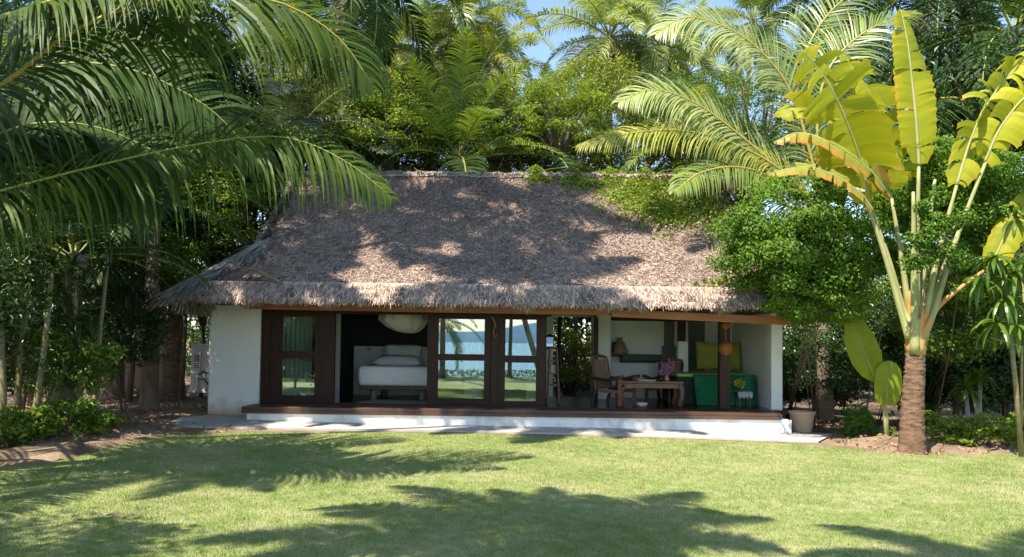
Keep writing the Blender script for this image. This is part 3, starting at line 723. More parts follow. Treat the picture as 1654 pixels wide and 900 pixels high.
# thatch on the hip end and hanging shaggy corner
for sg in (-1, 1):
    X = RX0 if sg < 0 else RX1; hw = hipw if sg < 0 else hipw * HR
    n = 9000; mb = MB(); u = r.uniform(0, 1, n); v = r.uniform(0, 1, n)
    x = X + sg * hw * v; y = 1.26 + (YEV - 1.26) * v + u * (6.3 + 1.2 * v); z = zh + (ZEV - zh) * v
    dn = norm(np.tile(np.array([sg * hw, 0, ZEV - zh]), (n, 1))); nr = norm(np.tile(np.array([sg * (zh - ZEV), 0, hw]), (n, 1)))
    V, Q = straws(np.stack([x, y, z], -1), dn, nr, .25, .03, r, .4, .3); mb.add(V, Q)
    n = 5000; x = np.full(n, X + sg * (hw + .02)) + r.normal(0, .05, n); y = r.uniform(YEV, 6, n); z = np.full(n, ZEV + .08)
    dn = norm(np.array([sg * .12, -.05, -1])[None] + r.normal(0, .12, (n, 3))); nr = norm(r.normal(0, 1, (n, 3)) + np.array([sg, -1, 0]))
    V, Q = straws(np.stack([x, y, z], -1), dn, nr, .32, .025, r, .15, .1); mb.add(V, Q)
    # shaggy verge of the gable
    n = 5000; y = r.uniform(1.2, YR, n); t = (y - YB0) / (YR - YB0); z = ZB0 + (ZR - ZB0) * (t - .05 * np.sin(np.pi * t)) + .02; x = X + r.normal(0, .05, n)
    dn = norm(np.array([sg * .5, -.5, -.6])[None] + r.normal(0, .2, (n, 3))); nr = norm(np.tile(np.array([sg * .3, -.5, .8]), (n, 1)))
    V, Q = straws(np.stack([x, y, z], -1), dn, nr, .2, .025, r, .4, .3); mb.add(V, Q)
    mb.build('hip_thatch', 'straw_grey' if sg < 0 else 'straw', roof)
mb = MB(); V = []; Q = []; xs3 = lin(RX0 + .02, RX1 - .02, 120)
for x in xs3:
    w1 = .02 * math.sin(x * 2.3) + .015 * math.sin(x * 7.7) + .008 * math.sin(x * 19)
    for a_ in range(7):
        th = math.pi * a_ / 6; V.append((x, YR - math.cos(th) * .22, ZR - .07 + w1 * .7 + math.sin(th) * .10 - (.05 if a_ in (0, 6) else 0)))
for i in range(119):
    for j in range(6): a = i * 7 + j; Q.append((a, a + 1, a + 8, a + 7))
mb.add(V, Q); mb.build('ridge_cap', 'ridge', roof, smooth=True)
n = 5000; x = r.uniform(RX0, RX1, n); mb = MB(); dn = norm(np.array([0, -.75, -.55])[None] + r.normal(0, .35, (n, 3))); nr = norm(np.tile(np.array([0, -.6, .8]), (n, 1)))
V, Q = straws(np.stack([x, YR - r.uniform(.02, .2, n), ZR + r.uniform(-.03, .02, n) + .02 * np.sin(x * 9)], -1), dn, nr, .14, .018, r, .5, .3); mb.add(V, Q); mb.build('ridge_straw', 'straw', roof)

# creeping vine on the right of the roof
def vine():
    n = 9000; m = []
    r = np.random.default_rng(5)
    ctr = [(870, 287, .3, .08), (930, 292, .5, .15), (985, 297, .6, .25), (1030, 300, .6, .35), (1080, 305, .7, .4), (1120, 310, .7, .5), (1140, 340, .5, .5), (1010, 322, .5, .25), (1060, 338, .5, .3), (1050, 290, .6, .3), (1000, 285, .6, .15), (1090, 352, .35, .12), (1160, 462, .45, .05)]
    C = []
    for px, py, sx, sy in ctr:
        # hit the slope plane
        d = ray(px, py); lo, hi = 10, 30
        for _ in range(40):
            mid = (lo + hi) / 2; p = CAM + d * (mid / d.y)
            if p.z < roof_z(p.y) or p.y > YR: hi = mid
            else: lo = mid
        k = n // 13 if py < 400 else 70
        q = np.stack([p.x + r.normal(0, sx * .6, k), p.y + r.normal(0, sy * 1.6, k), np.zeros(k)], -1); q[:, 1] = np.clip(q[:, 1], YB0, YR + .15)
        q[:, 2] = [roof_z(min(b, YR)) for b in q[:, 1]]; q[:, 2] += r.uniform(.02, .10, k) + .22 * np.maximum(0, np.sin(q[:, 0] * 6.1 + 1) * np.sin(q[:, 1] * 5.3)) * r.uniform(0, 1, k); C.append(q)
    C = np.concatenate(C); mb = MB(); leaves_into(mb, C, norm(np.array([0, -.5, .8])[None] + r.normal(0, .7, C.shape)), .11, r, .75)
    for k in range(14):
        i0 = C[r.integers(0, len(C))]; tube(mb, [i0 + np.array([0, 0, -.08]), i0 + np.array([.5, .3, .16]), i0 + np.array([1.0, .45, .25])], .012, 4)
    o = mb.build('vine', 'leaf_bright'); tag(o, 'bright green creeping vine spreading over the ridge of the thatched roof', 'vine')
vine()

# ================================================================== FURNITURE AND FITTINGS
def solo(name, mb, mat, label, cat, group=None, **k):
    o = mb.build(name, mat, None, **k); return tag(o, label, cat, group)
def px_box(mb, a, b, c, d, Y, dep):    # box whose front face is seen between px a..b, py c..d at plane Y
    p0, p1 = W(a, d, Y), W(b, c, Y); box(mb, p0.x, p1.x, Y, Y + dep, p0.z, p1.z); return p0, p1
# bed
bx0 = W(577, 610, 1.9).x; bx1 = W(703, 610, 1.9).x; y0, y1 = 1.9, 4.0
bed = empty('double_bed', ((bx0 + bx1) / 2, (y0 + y1) / 2, FZ), 'wide white-made double bed with a pale headboard in the dark bedroom', 'bed')
def child(name, mb, mat, par, **k):
    o = mb.build(name, mat, None, **k); adopt(o, par); return o
zt = W(640, 592, y0).z; zb = W(640, 624, y0).z
mb = MB(); box(mb, bx0, bx1, y0, y1, zb, zt); ob = child('duvet', mb, 'sheet', bed, bevel=.11)
mb = MB(); box(mb, bx0 + .04, bx1 - .04, y0 + .06, y1, zb - .10, zb - .004); child('bed_frame', mb, 'teak_dark', bed, bevel=.01)
for lx in (bx0 + .35, bx1 - .35):
    for ly in (y0 + .3, y1 - .2): mb = MB(); lathe(mb, (lx, ly, FZ), [(.0, 0), (.09, .0), (.07, zb - .06 - FZ), (0, zb - .06 - FZ)], 12); child('leg', mb, 'greywall', bed, smooth=True)
hz1 = W(572, 559, 4.05).z; mb = MB(); box(mb, W(571, 600, 4.05).x, W(703, 600, 4.05).x, 4.05, 4.13, FZ, hz1); child('headboard', mb, 'headb', bed, bevel=.01)
for q in (596, 690): mb = MB(); p = W(q, 564, 4.04); box(mb, p.x - .06, p.x + .06, 4.035, 4.047, p.z - .05, p.z + .05); child('wall_switch', mb, 'silver', bed)
def pillow(px, py, Y, w_, d_, h_, tilt, label, mat='sheet', name='pillow', cat='pillow', group=None, rz=0, base=None):
    mb = MB(); n = 12; V = []; Q = []
    for s_ in (1, -1):
        for i in range(n + 1):
            for j in range(n + 1):
                u, v = i / n * 2 - 1, j / n * 2 - 1; t = (max(0, 1 - u ** 4) * max(0, 1 - v ** 4)) ** .45
                k = 1 - .06 * (1 - abs(u) ** 2) * abs(v) ** 3; V.append((u * w_ / 2 * (1 - .05 * (1 - v * v)), v * d_ / 2 * (1 - .05 * (1 - u * u)), s_ * h_ / 2 * t + .008 * math.sin(u * 5 + v * 7) * t))
    m_ = (n + 1) ** 2
    for q_ in range(2):
        for i in range(n):
            for j in range(n): a = q_ * m_ + i * (n + 1) + j; f = (a, a + n + 1, a + n + 2, a + 1); Q.append(f if q_ == 0 else f[::-1])
    mb.add(V, Q); o = mb.build(name, mat, None, smooth=True); o.location = W(px, py, Y); o.rotation_euler = (tilt, 0, rz); return tag(o, label, cat, group)
pillow(643, 583, 3.35, 1.25, .55, .30, R(10), 'large plump white pillow lying lower on the bed', group='white pillows on the bed')
pillow(650, 570, 3.72, 1.0, .5, .26, R(50), 'smaller white pillow leaning on top against the headboard', group='white pillows on the bed')
mb = MB(); p = W(575, 652, .95); q = W(700, 652, .95); box(mb, p.x - .1, q.x + .6, .98, 2.4, FZ - .004, FZ + .012); V = mb.V[-1]; V[[2, 6], 0] += 0; V[[3, 7], 0] += .25
solo('rug', mb, 'rug', 'pale beige flat rug on the bedroom floor beside the bed', 'rug')
# mosquito net bundled above the bed
mb = MB(); c = W(652, 500, 2.4); n = 40; V = []; Q = []
prof = [(.10, .35), (.35, .12), (.56, -.10), (.60, -.25), (.46, -.42), (.27, -.54), (.10, -.58), (.0, -.58)]
for k, (rad, z) in enumerate(prof):
    for j in range(n):
        t = 2 * math.pi * j / n; rr = rad * (1 + .09 * math.sin(11 * t + .7 * k) + .05 * math.sin(19 * t)); V.append((c.x + rr * math.cos(t) + (.12 * (k - 3) if k > 3 else 0) * .5, c.y + .8 * rr * math.sin(t), c.z + z - .02))
for i in range(len(prof) - 1):
    for j in range(n): j2 = (j + 1) % n; Q.append((i * n + j, i * n + j2, (i + 1) * n + j2, (i + 1) * n + j))
mb.add(V, Q); solo('mosquito_net', mb, 'net', 'cream mosquito net gathered in a bulging bundle above the bed', 'mosquito net', smooth=True)
# curtains
def curtain(a, b, Y, label, zt_=2.48, zb_=FZ + .03, folds=7, mat='curtain', taper=1.0):
    x0, x1 = W(a, 600, Y).x, W(b, 600, Y).x; n = folds * 8; V = []; Q = []
    for i in range(n + 1):
        u = i / n
        for k in range(7):
            v = k / 6; sq_ = 1 - (1 - taper) * math.sin(math.pi * min(1, v * 1.0)) ** 2
            xx = x0 + (x1 - x0) * (.5 + (u - .5) * sq_); V.append((xx, Y + .045 * math.sin(u * folds * 2 * math.pi + .6 * math.sin(v * 3)) * (.7 + .5 * v), zt_ + (zb_ - zt_) * v))
    for i in range(n):
        for k in range(6): a_ = i * 7 + k; Q.append((a_, a_ + 1, a_ + 8, a_ + 7))
    mb = MB(); mb.add(V, Q); return solo('curtain', mb, mat, label, 'curtain', 'curtains behind the glass doors', smooth=True)
curtain(450, 503, YD + .30, 'wide sage curtain filling the leftmost glass door')
curtain(750, 778, YD + .30, 'narrow pale curtain behind the middle glass door right of the bed', folds=4, mat='curtain')
curtain(850, 868, YD + .28, 'gathered pale curtain behind the rightmost narrow glass door', folds=3, taper=.7)
# rope tied to the post between the doors, wicker ball on the porch post
mb = MB(); pr0 = W(793, 513, YD - .05)
tube(mb, [W(792, 511, YD - .03), W(797, 516, YD - .05), W(801, 527, YD - .06), W(803, 541, YD - .05), W(799, 545, YD - .05), W(797, 536, YD - .06), W(800, 524, YD - .06), W(796, 512, YD - .03)], .02, 6)
solo('rope', mb, 'rope', 'looped beige rope hanging on the post between the glass doors', 'rope', smooth=True)
orn = empty('hanging_ornament', W(1171, 515, .92), 'orange-brown woven balls hanging on a cord from the dark porch post', 'ornament')
for py, rd in ((525, .13), (563, .17)):
    mb = MB(); p = W(1172, py, .85); lathe(mb, p, [(.01, -rd)] + [(rd * math.cos(a_) * (.85 if py == 525 else 1), rd * math.sin(a_) * (.7 if py == 525 else 1.05)) for a_ in lin(-1.3, 1.3, 9)] + [(.01, rd)], 14); child('woven_ball', mb, 'ornament', orn, smooth=True)
mb = MB(); tube(mb, [W(1172, 510, .85), W(1172, 580, .85)], .007, 5); child('cord', mb, 'rope', orn)

# armchairs, coffee table
def armchair(px, py, Y, s, rz, label):
    base = W(px, py, Y); base.z = FZ
    root = empty('armchair', base, label, 'armchair', 'wooden armchairs by the low table'); root.rotation_euler = (0, 0, rz); root.scale = (s,) * 3
    # local: chair faces +x, origin on floor at centre
    def c(n_, m_, mm, **k): return m_.build(n_, mm, root, **k)
    for sy in (-1, 1):
        mb = MB(); box(mb, .28, .35, sy * .33 - .035, sy * .33 + .035, 0, .62); c('leg', mb, 'teak', bevel=.01)
        mb = MB(); tube(mb, [(-.40, sy * .33, 0), (-.30, sy * .33, .35), (-.42, sy * .33, 1.02)], [.04, .04, .032], 6); c('leg', mb, 'teak_dark')
        mb = MB(); tube(mb, [(-.36, sy * .34, .60), (0, sy * .36, .56), (.25, sy * .37, .62), (.42, sy * .37, .66)], [.035, .045, .05, .04], 6); c('armrest', mb, 'teak_dark', smooth=True)
    mb = MB(); V = [(-.32, -.30, .36), (.32, -.30, .42), (.32, .30, .42), (-.32, .30, .36)]; V = V + [(a, b, z + .05) for a, b, z in V]; mb.add(V, BOXQ); c('seat', mb, 'teak_dark', bevel=.01)
    mb = MB(); V = [(-.32, -.26, .42), (-.29, -.26, .42), (-.29, .26, .42), (-.32, .26, .42)]; V = V + [(a - .12, b, 1.02) for a, b, z in V]; mb.add(V, BOXQ); c('backrest', mb, 'cane', bevel=.005)
    mb = MB()
    for sy in (-.29, .29): tube(mb, [(-.30, sy, .40), (-.43, sy, 1.08)], .032, 6)
    tube(mb, [(-.43, -.32, 1.06), (-.45, 0, 1.10), (-.43, .32, 1.06)], [.035, .045, .035], 6); c('back_frame', mb, 'teak')
    mb = MB(); box(mb, -.34, .30, -.31, -.28, .28, .36); box(mb, -.34, .30, .28, .31, .28, .36); c('side_rail', mb, 'teak'); return root
armchair(993, 650, 1.75, 1.08, R(-38), 'brown cane-backed armchair standing left of the low coffee table')
armchair(1072, 636, 3.15, 1.0, R(-128), 'smaller brown armchair behind the coffee table, half hidden by orchids')
tx0, tx1 = W(1003, 655, 1.45).x, W(1103, 655, 1.45).x; zt = W(1050, 616, 1.45).z
tab = empty('coffee_table', ((tx0 + tx1) / 2, 1.8, FZ), 'low brown wooden coffee table with curved legs on the terrace', 'table')
mb = MB(); box(mb, tx0 - .02, tx1 + .02, 1.4, 2.3, zt - .05, zt); child('tabletop', mb, 'teak', tab, bevel=.015)
mb = MB(); box(mb, tx0 + .04, tx1 - .04, 1.46, 2.24, zt - .17, zt - .052); child('apron', mb, 'teak', tab, bevel=.01)
for lx, sx in ((tx0 + .07, -1), (tx1 - .07, 1)):
    for ly in (1.5, 2.2):
        mb = MB(); tube(mb, [(lx, ly, zt - .06), (lx + sx * .05, ly, zt - .2), (lx + sx * .06, ly, (zt + FZ) / 2 - .05), (lx + sx * .0, ly, FZ)], [.085, .075, .06, .07], 8); child('leg', mb, 'teak', tab, smooth=True)
mb = MB(); p0 = W(1031, 614, 1.6); box(mb, p0.x, p0.x + .42, 1.55, 1.85, zt + .001, zt + .03); solo('book', mb, 'paper', 'pale magazine lying flat on the coffee table', 'magazine')
mb = MB(); c = W(1037, 652, 1.35); c.z = FZ; lathe(mb, c, [(0, .0), (.10, 0), (.135, .06), (.13, .10), (.11, .09), (0, .07)], 18); solo('bowl', mb, 'paper', 'small cream bowl on the floor beneath the coffee table', 'bowl', smooth=True)
mb = MB(); c = W(1067.5, 615, 1.62); c.z = zt; lathe(mb, c, [(0, 0), (.05, 0), (.065, .05), (.05, .11), (.03, .12), (0, .12)], 14); solo('teapot', mb, 'black', 'small round black pot beside the orchid vase', 'pot', smooth=True)
vc = W(1077, 615, 1.65); vc.z = zt
vase = empty('orchid_vase', vc, 'amber vase of purple and pink orchids on the coffee table', 'vase')
mb = MB(); lathe(mb, (0, 0, 0), [(0, 0), (.05, 0), (.06, .05), (.035, .10), (.05, .14), (.042, .14), (.03, .10)], 14); mb.build('vase_body', 'brass', vase, smooth=True)
r3 = np.random.default_rng(3); mb = MB(); mf = MB()
for k in range(16):
    a_ = r3.uniform(0, 6.28); e = Vector((math.cos(a_) * r3.uniform(.02, .24), math.sin(a_) * .14, r3.uniform(.28, .52))); tube(mb, [(0, 0, .1), e * .5 + Vector((0, 0, .08)), e], .005, 4)
    m_ = 14; s = r3.uniform(.45, 1.05, (m_, 1)); P = np.array(tuple(e))[None] * s + r3.normal(0, .022, (m_, 3)); P[:, 2] = np.maximum(P[:, 2], .18)
    for _ in range(2): leaves_into(mf, P + r3.normal(0, .008, P.shape), norm(r3.normal(0, 1, (m_, 3)) + np.array([0, -1, .5])), .052, r3, .85)
mb.build('flower_stems', 'petiole', vase); mf.build('orchid_flowers', 'orchid', vase)
# brown jar on the ledge behind the left chair
mb = MB(); c = W(1001, 575, YB - .28); c.z = W(1003, 573, YB - .35).z; lathe(mb, c, [(0, 0), (.2, 0), (.22, .12), (.15, .27), (.075, .37), (.06, .47), (.0, .47)], 18); solo('jar', mb, 'cane', 'tapered brown jar with a narrow neck on the green ledge', 'jar', smooth=True)
# wooden stand with lantern by the garden doorway
st = empty('magazine_stand', W(894, 640, 2.2), 'narrow slatted wooden stand beside the garden doorway', 'stand'); st.location.z = FZ
for xa, xb in ((884, 888), (903, 899)):
    for Y in (2.0, 2.4): mb = MB(); a_ = W(xa, 640, Y); b_ = W(xb, 562, Y); a_.z = FZ; tube(mb, [a_, b_], .032, 6); child('leg', mb, 'teak', st)
for py in (563, 583, 603, 622):
    mb = MB(); a_ = W(885, py, 2.0); b_ = W(901, py, 2.0); box(mb, a_.x, b_.x, 2.0, 2.4, a_.z - .02, a_.z + .015); child('shelf', mb, 'teak', st, bevel=.004)
lan = empty('lantern', W(888, 558, 2.15), 'small black-framed glass lantern standing on the narrow wooden stand', 'lantern'); lan.location.z = W(885, 563, 2.0).z + .016
for x_ in (-.1, .1):
    for y_ in (-.09, .09): mb = MB(); box(mb, x_ - .01, x_ + .01, y_ - .01, y_ + .01, .03, .27); mb.build('frame_bar', 'dark_metal', lan)
mb = MB(); box(mb, -.12, .12, -.11, .11, 0, .03); mb.build('base', 'dark_metal', lan)
mb = MB(); mb.add([(-.13, -.12, .27), (.13, -.12, .27), (.13, .12, .27), (-.13, .12, .27), (0, 0, .36)], [(3, 2, 1, 0)], [(0, 1, 4), (1, 2, 4), (2, 3, 4), (3, 0, 4)]); mb.build('roof_cap', 'dark_metal', lan)
mb = MB(); box(mb, -.085, .085, -.08, .08, .035, .265); mb.build('glass_chimney', 'glass', lan)
# magazines on the stand
mb = MB(); p = W(894, 603, 2.1); box(mb, p.x - .07, p.x + .05, 2.05, 2.3, W(885, 603, 2.0).z + .016, W(885, 603, 2.0).z + .20); solo('magazines', mb, 'paper', 'white folded paper standing on the slatted wooden stand', 'paper')
# daybed
D0, D1 = W(1093, 650, 2.1).x, W(1216, 650, 2.1).x; zt = W(1150, 604, 2.1).z
day = empty('daybed', ((D0 + D1) / 2, 2.9, FZ), 'green daybed with a lime cloth top at the right end of the terrace', 'daybed')
mb = MB(); box(mb, D0 - .0, D1, 2.12, 3.95, FZ + .001, zt - .09); child('base', mb, 'dgreen', day, bevel=.01)
mb = MB(); box(mb, D0 + .0, D1 + .01, 2.08, 3.96, zt - .085, zt); child('mattress', mb, 'lime', day, bevel=.03)
# ribbed emerald mat hanging in front, in two lengths either side of the post
mb = MB(); V = []; Q = []; xa, xb = W(1119, 620, 2.0).x, W(1217, 620, 2.0).x; nz, nx_ = 90, 8
zt2, zb2 = W(1150, 608, 2.0).z, W(1150, 653, 2.0).z
for k in range(nz + 1):
    v = k / nz; z = zt2 + (zb2 - zt2) * v
    for i in range(nx_ + 1):
        u = i / nx_; V.append((xa + (xb - xa) * u + .06 * v * (1 - u), 1.98 - .10 * v + -.030 * abs(math.sin(v * math.pi * 9)) ** .6, z))
for k in range(nz):
    for i in range(nx_): a_ = k * (nx_ + 1) + i; Q.append((a_, a_ + 1, a_ + nx_ + 2, a_ + nx_ + 1))
mb.add(V, Q); mt_ = solo('folding_mat', mb, 'emerald', 'ribbed emerald green folding mat leaning on the front of the daybed', 'mat', smooth=True)
sm = mt_.modifiers.new('thick', 'SOLIDIFY'); sm.thickness = .05; sm.offset = -1
pillow(1140, 575, 3.55, .55, .72, .2, R(80), 'olive pillow leaning at the left end of the daybed', 'olive', group='olive pillows on the daybed', rz=R(8))
pillow(1155, 574, 3.35, .95, .74, .2, R(76), 'broad olive pillow in the middle of the daybed', 'olive', group='olive pillows on the daybed')
pillow(1186, 575, 3.4, .32, .76, .2, R(78), 'narrow olive pillow to the right of the porch post', 'olive', group='olive pillows on the daybed', rz=R(-6))
# side table with grey cloth and yellow flowers
sx0, sx1 = W(1193, 655, 1.5).x, W(1214, 655, 1.5).x; zt = W(1203, 634, 1.5).z
sto = empty('side_table', ((sx0 + sx1) / 2, 1.65, FZ), 'small dark side table covered with a silvery cloth', 'side table')
for lx in (sx0 + .03, sx1 - .03):
    for ly in (1.53, 1.77): mb = MB(); box(mb, lx - .018, lx + .018, ly - .018, ly + .018, FZ, zt - .03); child('leg', mb, 'teak_dark', sto)
mb = MB(); box(mb, sx0, sx1, 1.5, 1.8, zt - .03, zt); child('tabletop', mb, 'teak_dark', sto)
mb = MB(); box(mb, sx0 - .02, sx1 + .02, 1.485, 1.82, zt + .002, zt + .014); V = []
for i in range(13):
    u = i / 12; V += [(sx0 - .02 + (sx1 - sx0 + .04) * u, 1.484, zt + .012), (sx0 - .02 + (sx1 - sx0 + .04) * u, 1.47 - .01 * (i % 2), zt - .10 - .05 * ((i * 7) % 3) / 2)]
mb.add(V, [(2 * i, 2 * i + 1, 2 * i + 3, 2 * i + 2) for i in range(12)]); child('table_cloth', mb, 'silver', sto)
fc = Vector(((sx0 * .75 + sx1 * .25), 1.62, zt + .016)); fl = empty('flower_vase', fc, 'small black vase of yellow flowers on the silvery side table', 'flowers')
mb = MB(); lathe(mb, (0, 0, 0), [(0, 0), (.03, 0), (.045, .04), (.02, .09), (.025, .11)], 12); mb.build('vase_body', 'black', fl, smooth=True)
mb = MB(); C = r3.normal(0, 1, (60, 3)) * np.array([.09, .05, .05]) + np.array([-.05, 0, .2])
leaves_into(mb, C, norm(r3.normal(0, 1, C.shape)), .075, r3, .7); mb.build('yellow_flowers', 'yflower', fl)
mb = MB()
for c_ in C[:8]: tube(mb, [(0, 0, .08), tuple(c_)], .005, 4)
mb.build('flower_stems', 'petiole', fl)
# clay planter at the corner of the terrace
pc = G(1295, 701); pc.z += .05
pot = empty('plant_pot', pc, 'empty tapered beige clay plant pot on the corner of the concrete path', 'plant pot')
mb = MB(); h = .46; lathe(mb, (0, 0, 0), [(0, 0), (.20, 0), (.21, .03), (.275, h - .05), (.30, h - .045), (.30, h), (.265, h), (.25, h - .08), (0, h - .08)], 28); mb.build('pot_body', 'terracotta', pot, smooth=False)
mb = MB(); lathe(mb, (0, 0, h - .075), [(0, .02), (.15, .015), (.245, 0)], 20); mb.build('soil', 'soil', pot)
mb = MB(); c = G(1302, 708); lathe(mb, (c.x, c.y + .05, c.z + .035), [(0, .0), (.36, 0), (.36, .035), (0, .04)], 16, 1, .7); solo('stone_slab', mb, 'stone', 'flat stone slab in front of the clay plant pot', 'stone')
# air conditioner outdoor unit
ac0 = W(307, 628, 3.0); ac1 = W(338, 556, 3.0)
ac = empty('air_conditioner', ((ac0.x + ac1.x) / 2, 3.2, gz(-8, 3)), 'pale outdoor air conditioner unit beside the left white wall', 'air conditioner')
mb = MB(); box(mb, ac0.x, ac1.x, 3.0, 3.4, ac0.z, ac1.z); child('casing', mb, 'metal_white', ac, bevel=.015)
mb = MB(); box(mb, ac0.x + .08, ac0.x + .26, 2.965, 2.998, W(310, 603, 3).z, W(310, 568, 3).z); child('service_cover', mb, 'metal_white', ac, bevel=.01)
mb = MB()
for k in range(7): z = W(310, 575, 3).z - k * .05; box(mb, ac0.x + .11, ac0.x + .23, 2.955, 2.964, z, z + .02)
child('vent', mb, 'dark_metal', ac)
mb = MB(); box(mb, ac0.x + .08, ac0.x + .22, 2.96, 2.998, ac0.z + .03, W(310, 608, 3).z); child('pipe_cover', mb, 'metal_white', ac, bevel=.01)
mb = MB(); tube(mb, [W(322, 606, 2.96), W(328, 600, 2.9), W(338, 604, 2.9), W(344, 598, 2.95)], .022, 6); tube(mb, [W(322, 612, 2.96), W(330, 613, 2.9), W(337, 622, 2.9)], .02, 6); child('pipe', mb, 'dark_metal', ac, smooth=True)
mb = MB(); box(mb, ac0.x - .05, ac1.x + .05, 2.95, 3.4, ac0.z - .1, ac0.z - .002); child('base', mb, 'concrete', ac, bevel=.01)
# old garden wall at the left
mb = MB(); a_, b_ = W(-60, 600, 9), W(262, 600, 9); box(mb, a_.x - 3, b_.x, 9, 9.2, -.1, W(200, 492, 9).z); fw = solo('garden_wall', mb, 'fencewall', 'low pinkish rendered garden wall behind the trees at the left', 'wall')
# dead frond lying on the eave
mb = MB(); mr = MB()
pts = [W(380, 432, -.4), W(405, 436, -.45), W(430, 446, -.5), W(455, 459, -.62)]
for k in range(4): pts[k].z += .02
P_ = catmull(pts[::-1], 10); frond_into(mb, None, P_, .5, 22, .03, sweep=1.2, hang=.7, lift=.0); tube(mb, P_, np.linspace(.035, .015, 10), 6)
tube(mb, [W(400, 440, -.55), W(412, 428, -.35), W(418, 418, -.1)], .02, 5)
solo('dead_frond', mb, 'palm_dead', 'dried brown palm frond lying on the left eave of the thatch', 'palm frond')
# fallen leaves on the lawn
for k, (px, py) in enumerate([(475, 768), (180, 838), (1035, 790), (470, 742), (668, 812), (95, 748)]):
    c = G(px, py); mb = MB(); C = np.array([[c.x, c.y, c.z + .035]]); s = .07
    V = [(c.x - s, c.y, c.z + .03), (c.x, c.y - s * .35, c.z + .045), (c.x + s, c.y + .02, c.z + .05), (c.x, c.y + s * .35, c.z + .06)]; mb.add(V, [(0, 1, 2, 3)])
    o = mb.build('fallen_leaf', 'fallen'); sm = o.modifiers.new('thick', 'SOLIDIFY'); sm.thickness = .004
    tag(o, 'small curled brown leaf fallen on the lawn', 'leaf', 'dry leaves fallen on the lawn')
mb = MB(); c = G(74, 741); lathe(mb, (c.x, c.y, c.z + .03), [(0, -.05), (.11, -.04), (.15, .02), (.09, .08), (0, .1)], 8, 1, .7); solo('stone', mb, 'bark', 'small dark brown stone at the left edge of the lawn', 'stone')

# ================================================================== PLANTS
# ---- the palm whose fronds reach in at the upper left (its stem stands outside the picture)
cb = Vector((-8.3, -8.0, 0)); cc_ = Vector((-7.9, -8.0, 4.3))
nearp = empty('coconut_palm', cb, 'near coconut palm whose long arching green fronds reach in at the upper left', 'palm tree')
mb = MB(); tube(mb, [Vector((0, 0, 0)), Vector((.05, 0, 2)), cc_ - cb], [.3, .2, .2], 12); mb.build('trunk', 'trunk_palm', nearp, smooth=True)
def own_frond(root, pts, L, nl, wd, mat, hang=1.0, r0=.035, n=26, rach='rachis_y', lift=.15, sweep=.55, start=.06, seg=5, jit=.1, upn=None):
    P = catmull(pts, n); b = np.array(tuple(root.location)); P = P - b
    a = MB(); c = MB(); frond_into(a, c, P, L, nl, wd, sweep, hang, lift, r0, start, seg, jit=jit, upn=upn)
    o = a.build('frond', mat, root); c.build('stalk', rach, o, smooth=True); return o
own_frond(nearp, [cc_, WD(-120, 205, 9.0), WD(0, 140, 8.8), WD(110, 56, 8.8), WD(205, 15, 8.9), WD(330, -8, 9.1), WD(450, 4, 9.4), WD(545, 60, 9.7), WD(600, 135, 9.9)], 1.7, 130, .046, 'palm_near', 1.0, .036, lift=.0, sweep=.75, upn=(.1, -.8, .5), jit=.13)
own_frond(nearp, [cc_, WD(-100, 330, 9), WD(0, 308, 9.0), WD(140, 272, 9.1), WD(270, 242, 9.2), WD(400, 222, 9.3), WD(480, 226, 9.4), WD(560, 262, 9.5), WD(632, 318, 9.6)], 1.3, 100, .042, 'palm_near', 1.6, .02, rach='rachis', lift=.0, sweep=.6, upn=(0, -.72, .65), jit=.13)
own_frond(nearp, [cc_, WD(-60, 60, 8.4), WD(60, 10, 8.3), WD(200, -30, 8.3), WD(330, -20, 8.5)], 1.5, 110, .05, 'palm_near', .7, .04, upn=(0, -.6, .8))
own_frond(nearp, [cc_, WD(-80, 180, 10.2), WD(60, 110, 10.6), WD(200, 110, 11), WD(330, 170, 11.4), WD(420, 260, 11.8)], 1.6, 110, .06, 'palm_dark', .9, .035, upn=(0, -.7, .6), rach='rachis')
own_frond(nearp, [cc_, WD(-60, 300, 9.8), WD(80, 250, 10.3), WD(180, 270, 10.6), WD(260, 330, 10.9)], 1.4, 110, .06, 'palm_dark', 1.0, .035, upn=(0, -.7, .6), rach='rachis')
own_frond(nearp, [cc_, WD(-60, 230, 9.4), WD(60, 200, 9.8), WD(170, 210, 10.2), WD(300, 270, 10.6)], 1.5, 110, .06, 'palm_dark', .9, .035, upn=(0, -.7, .6), rach='rachis')
for k, (az, e) in enumerate([(100, 60), (160, 45), (200, 20), (250, 30), (290, 15), (130, 10), (60, 60)]):
    add_frond(nearp, cc_ - cb, R(az), 4.2, e, 75, 1 + k % 2, 'palm_near', 1.0)

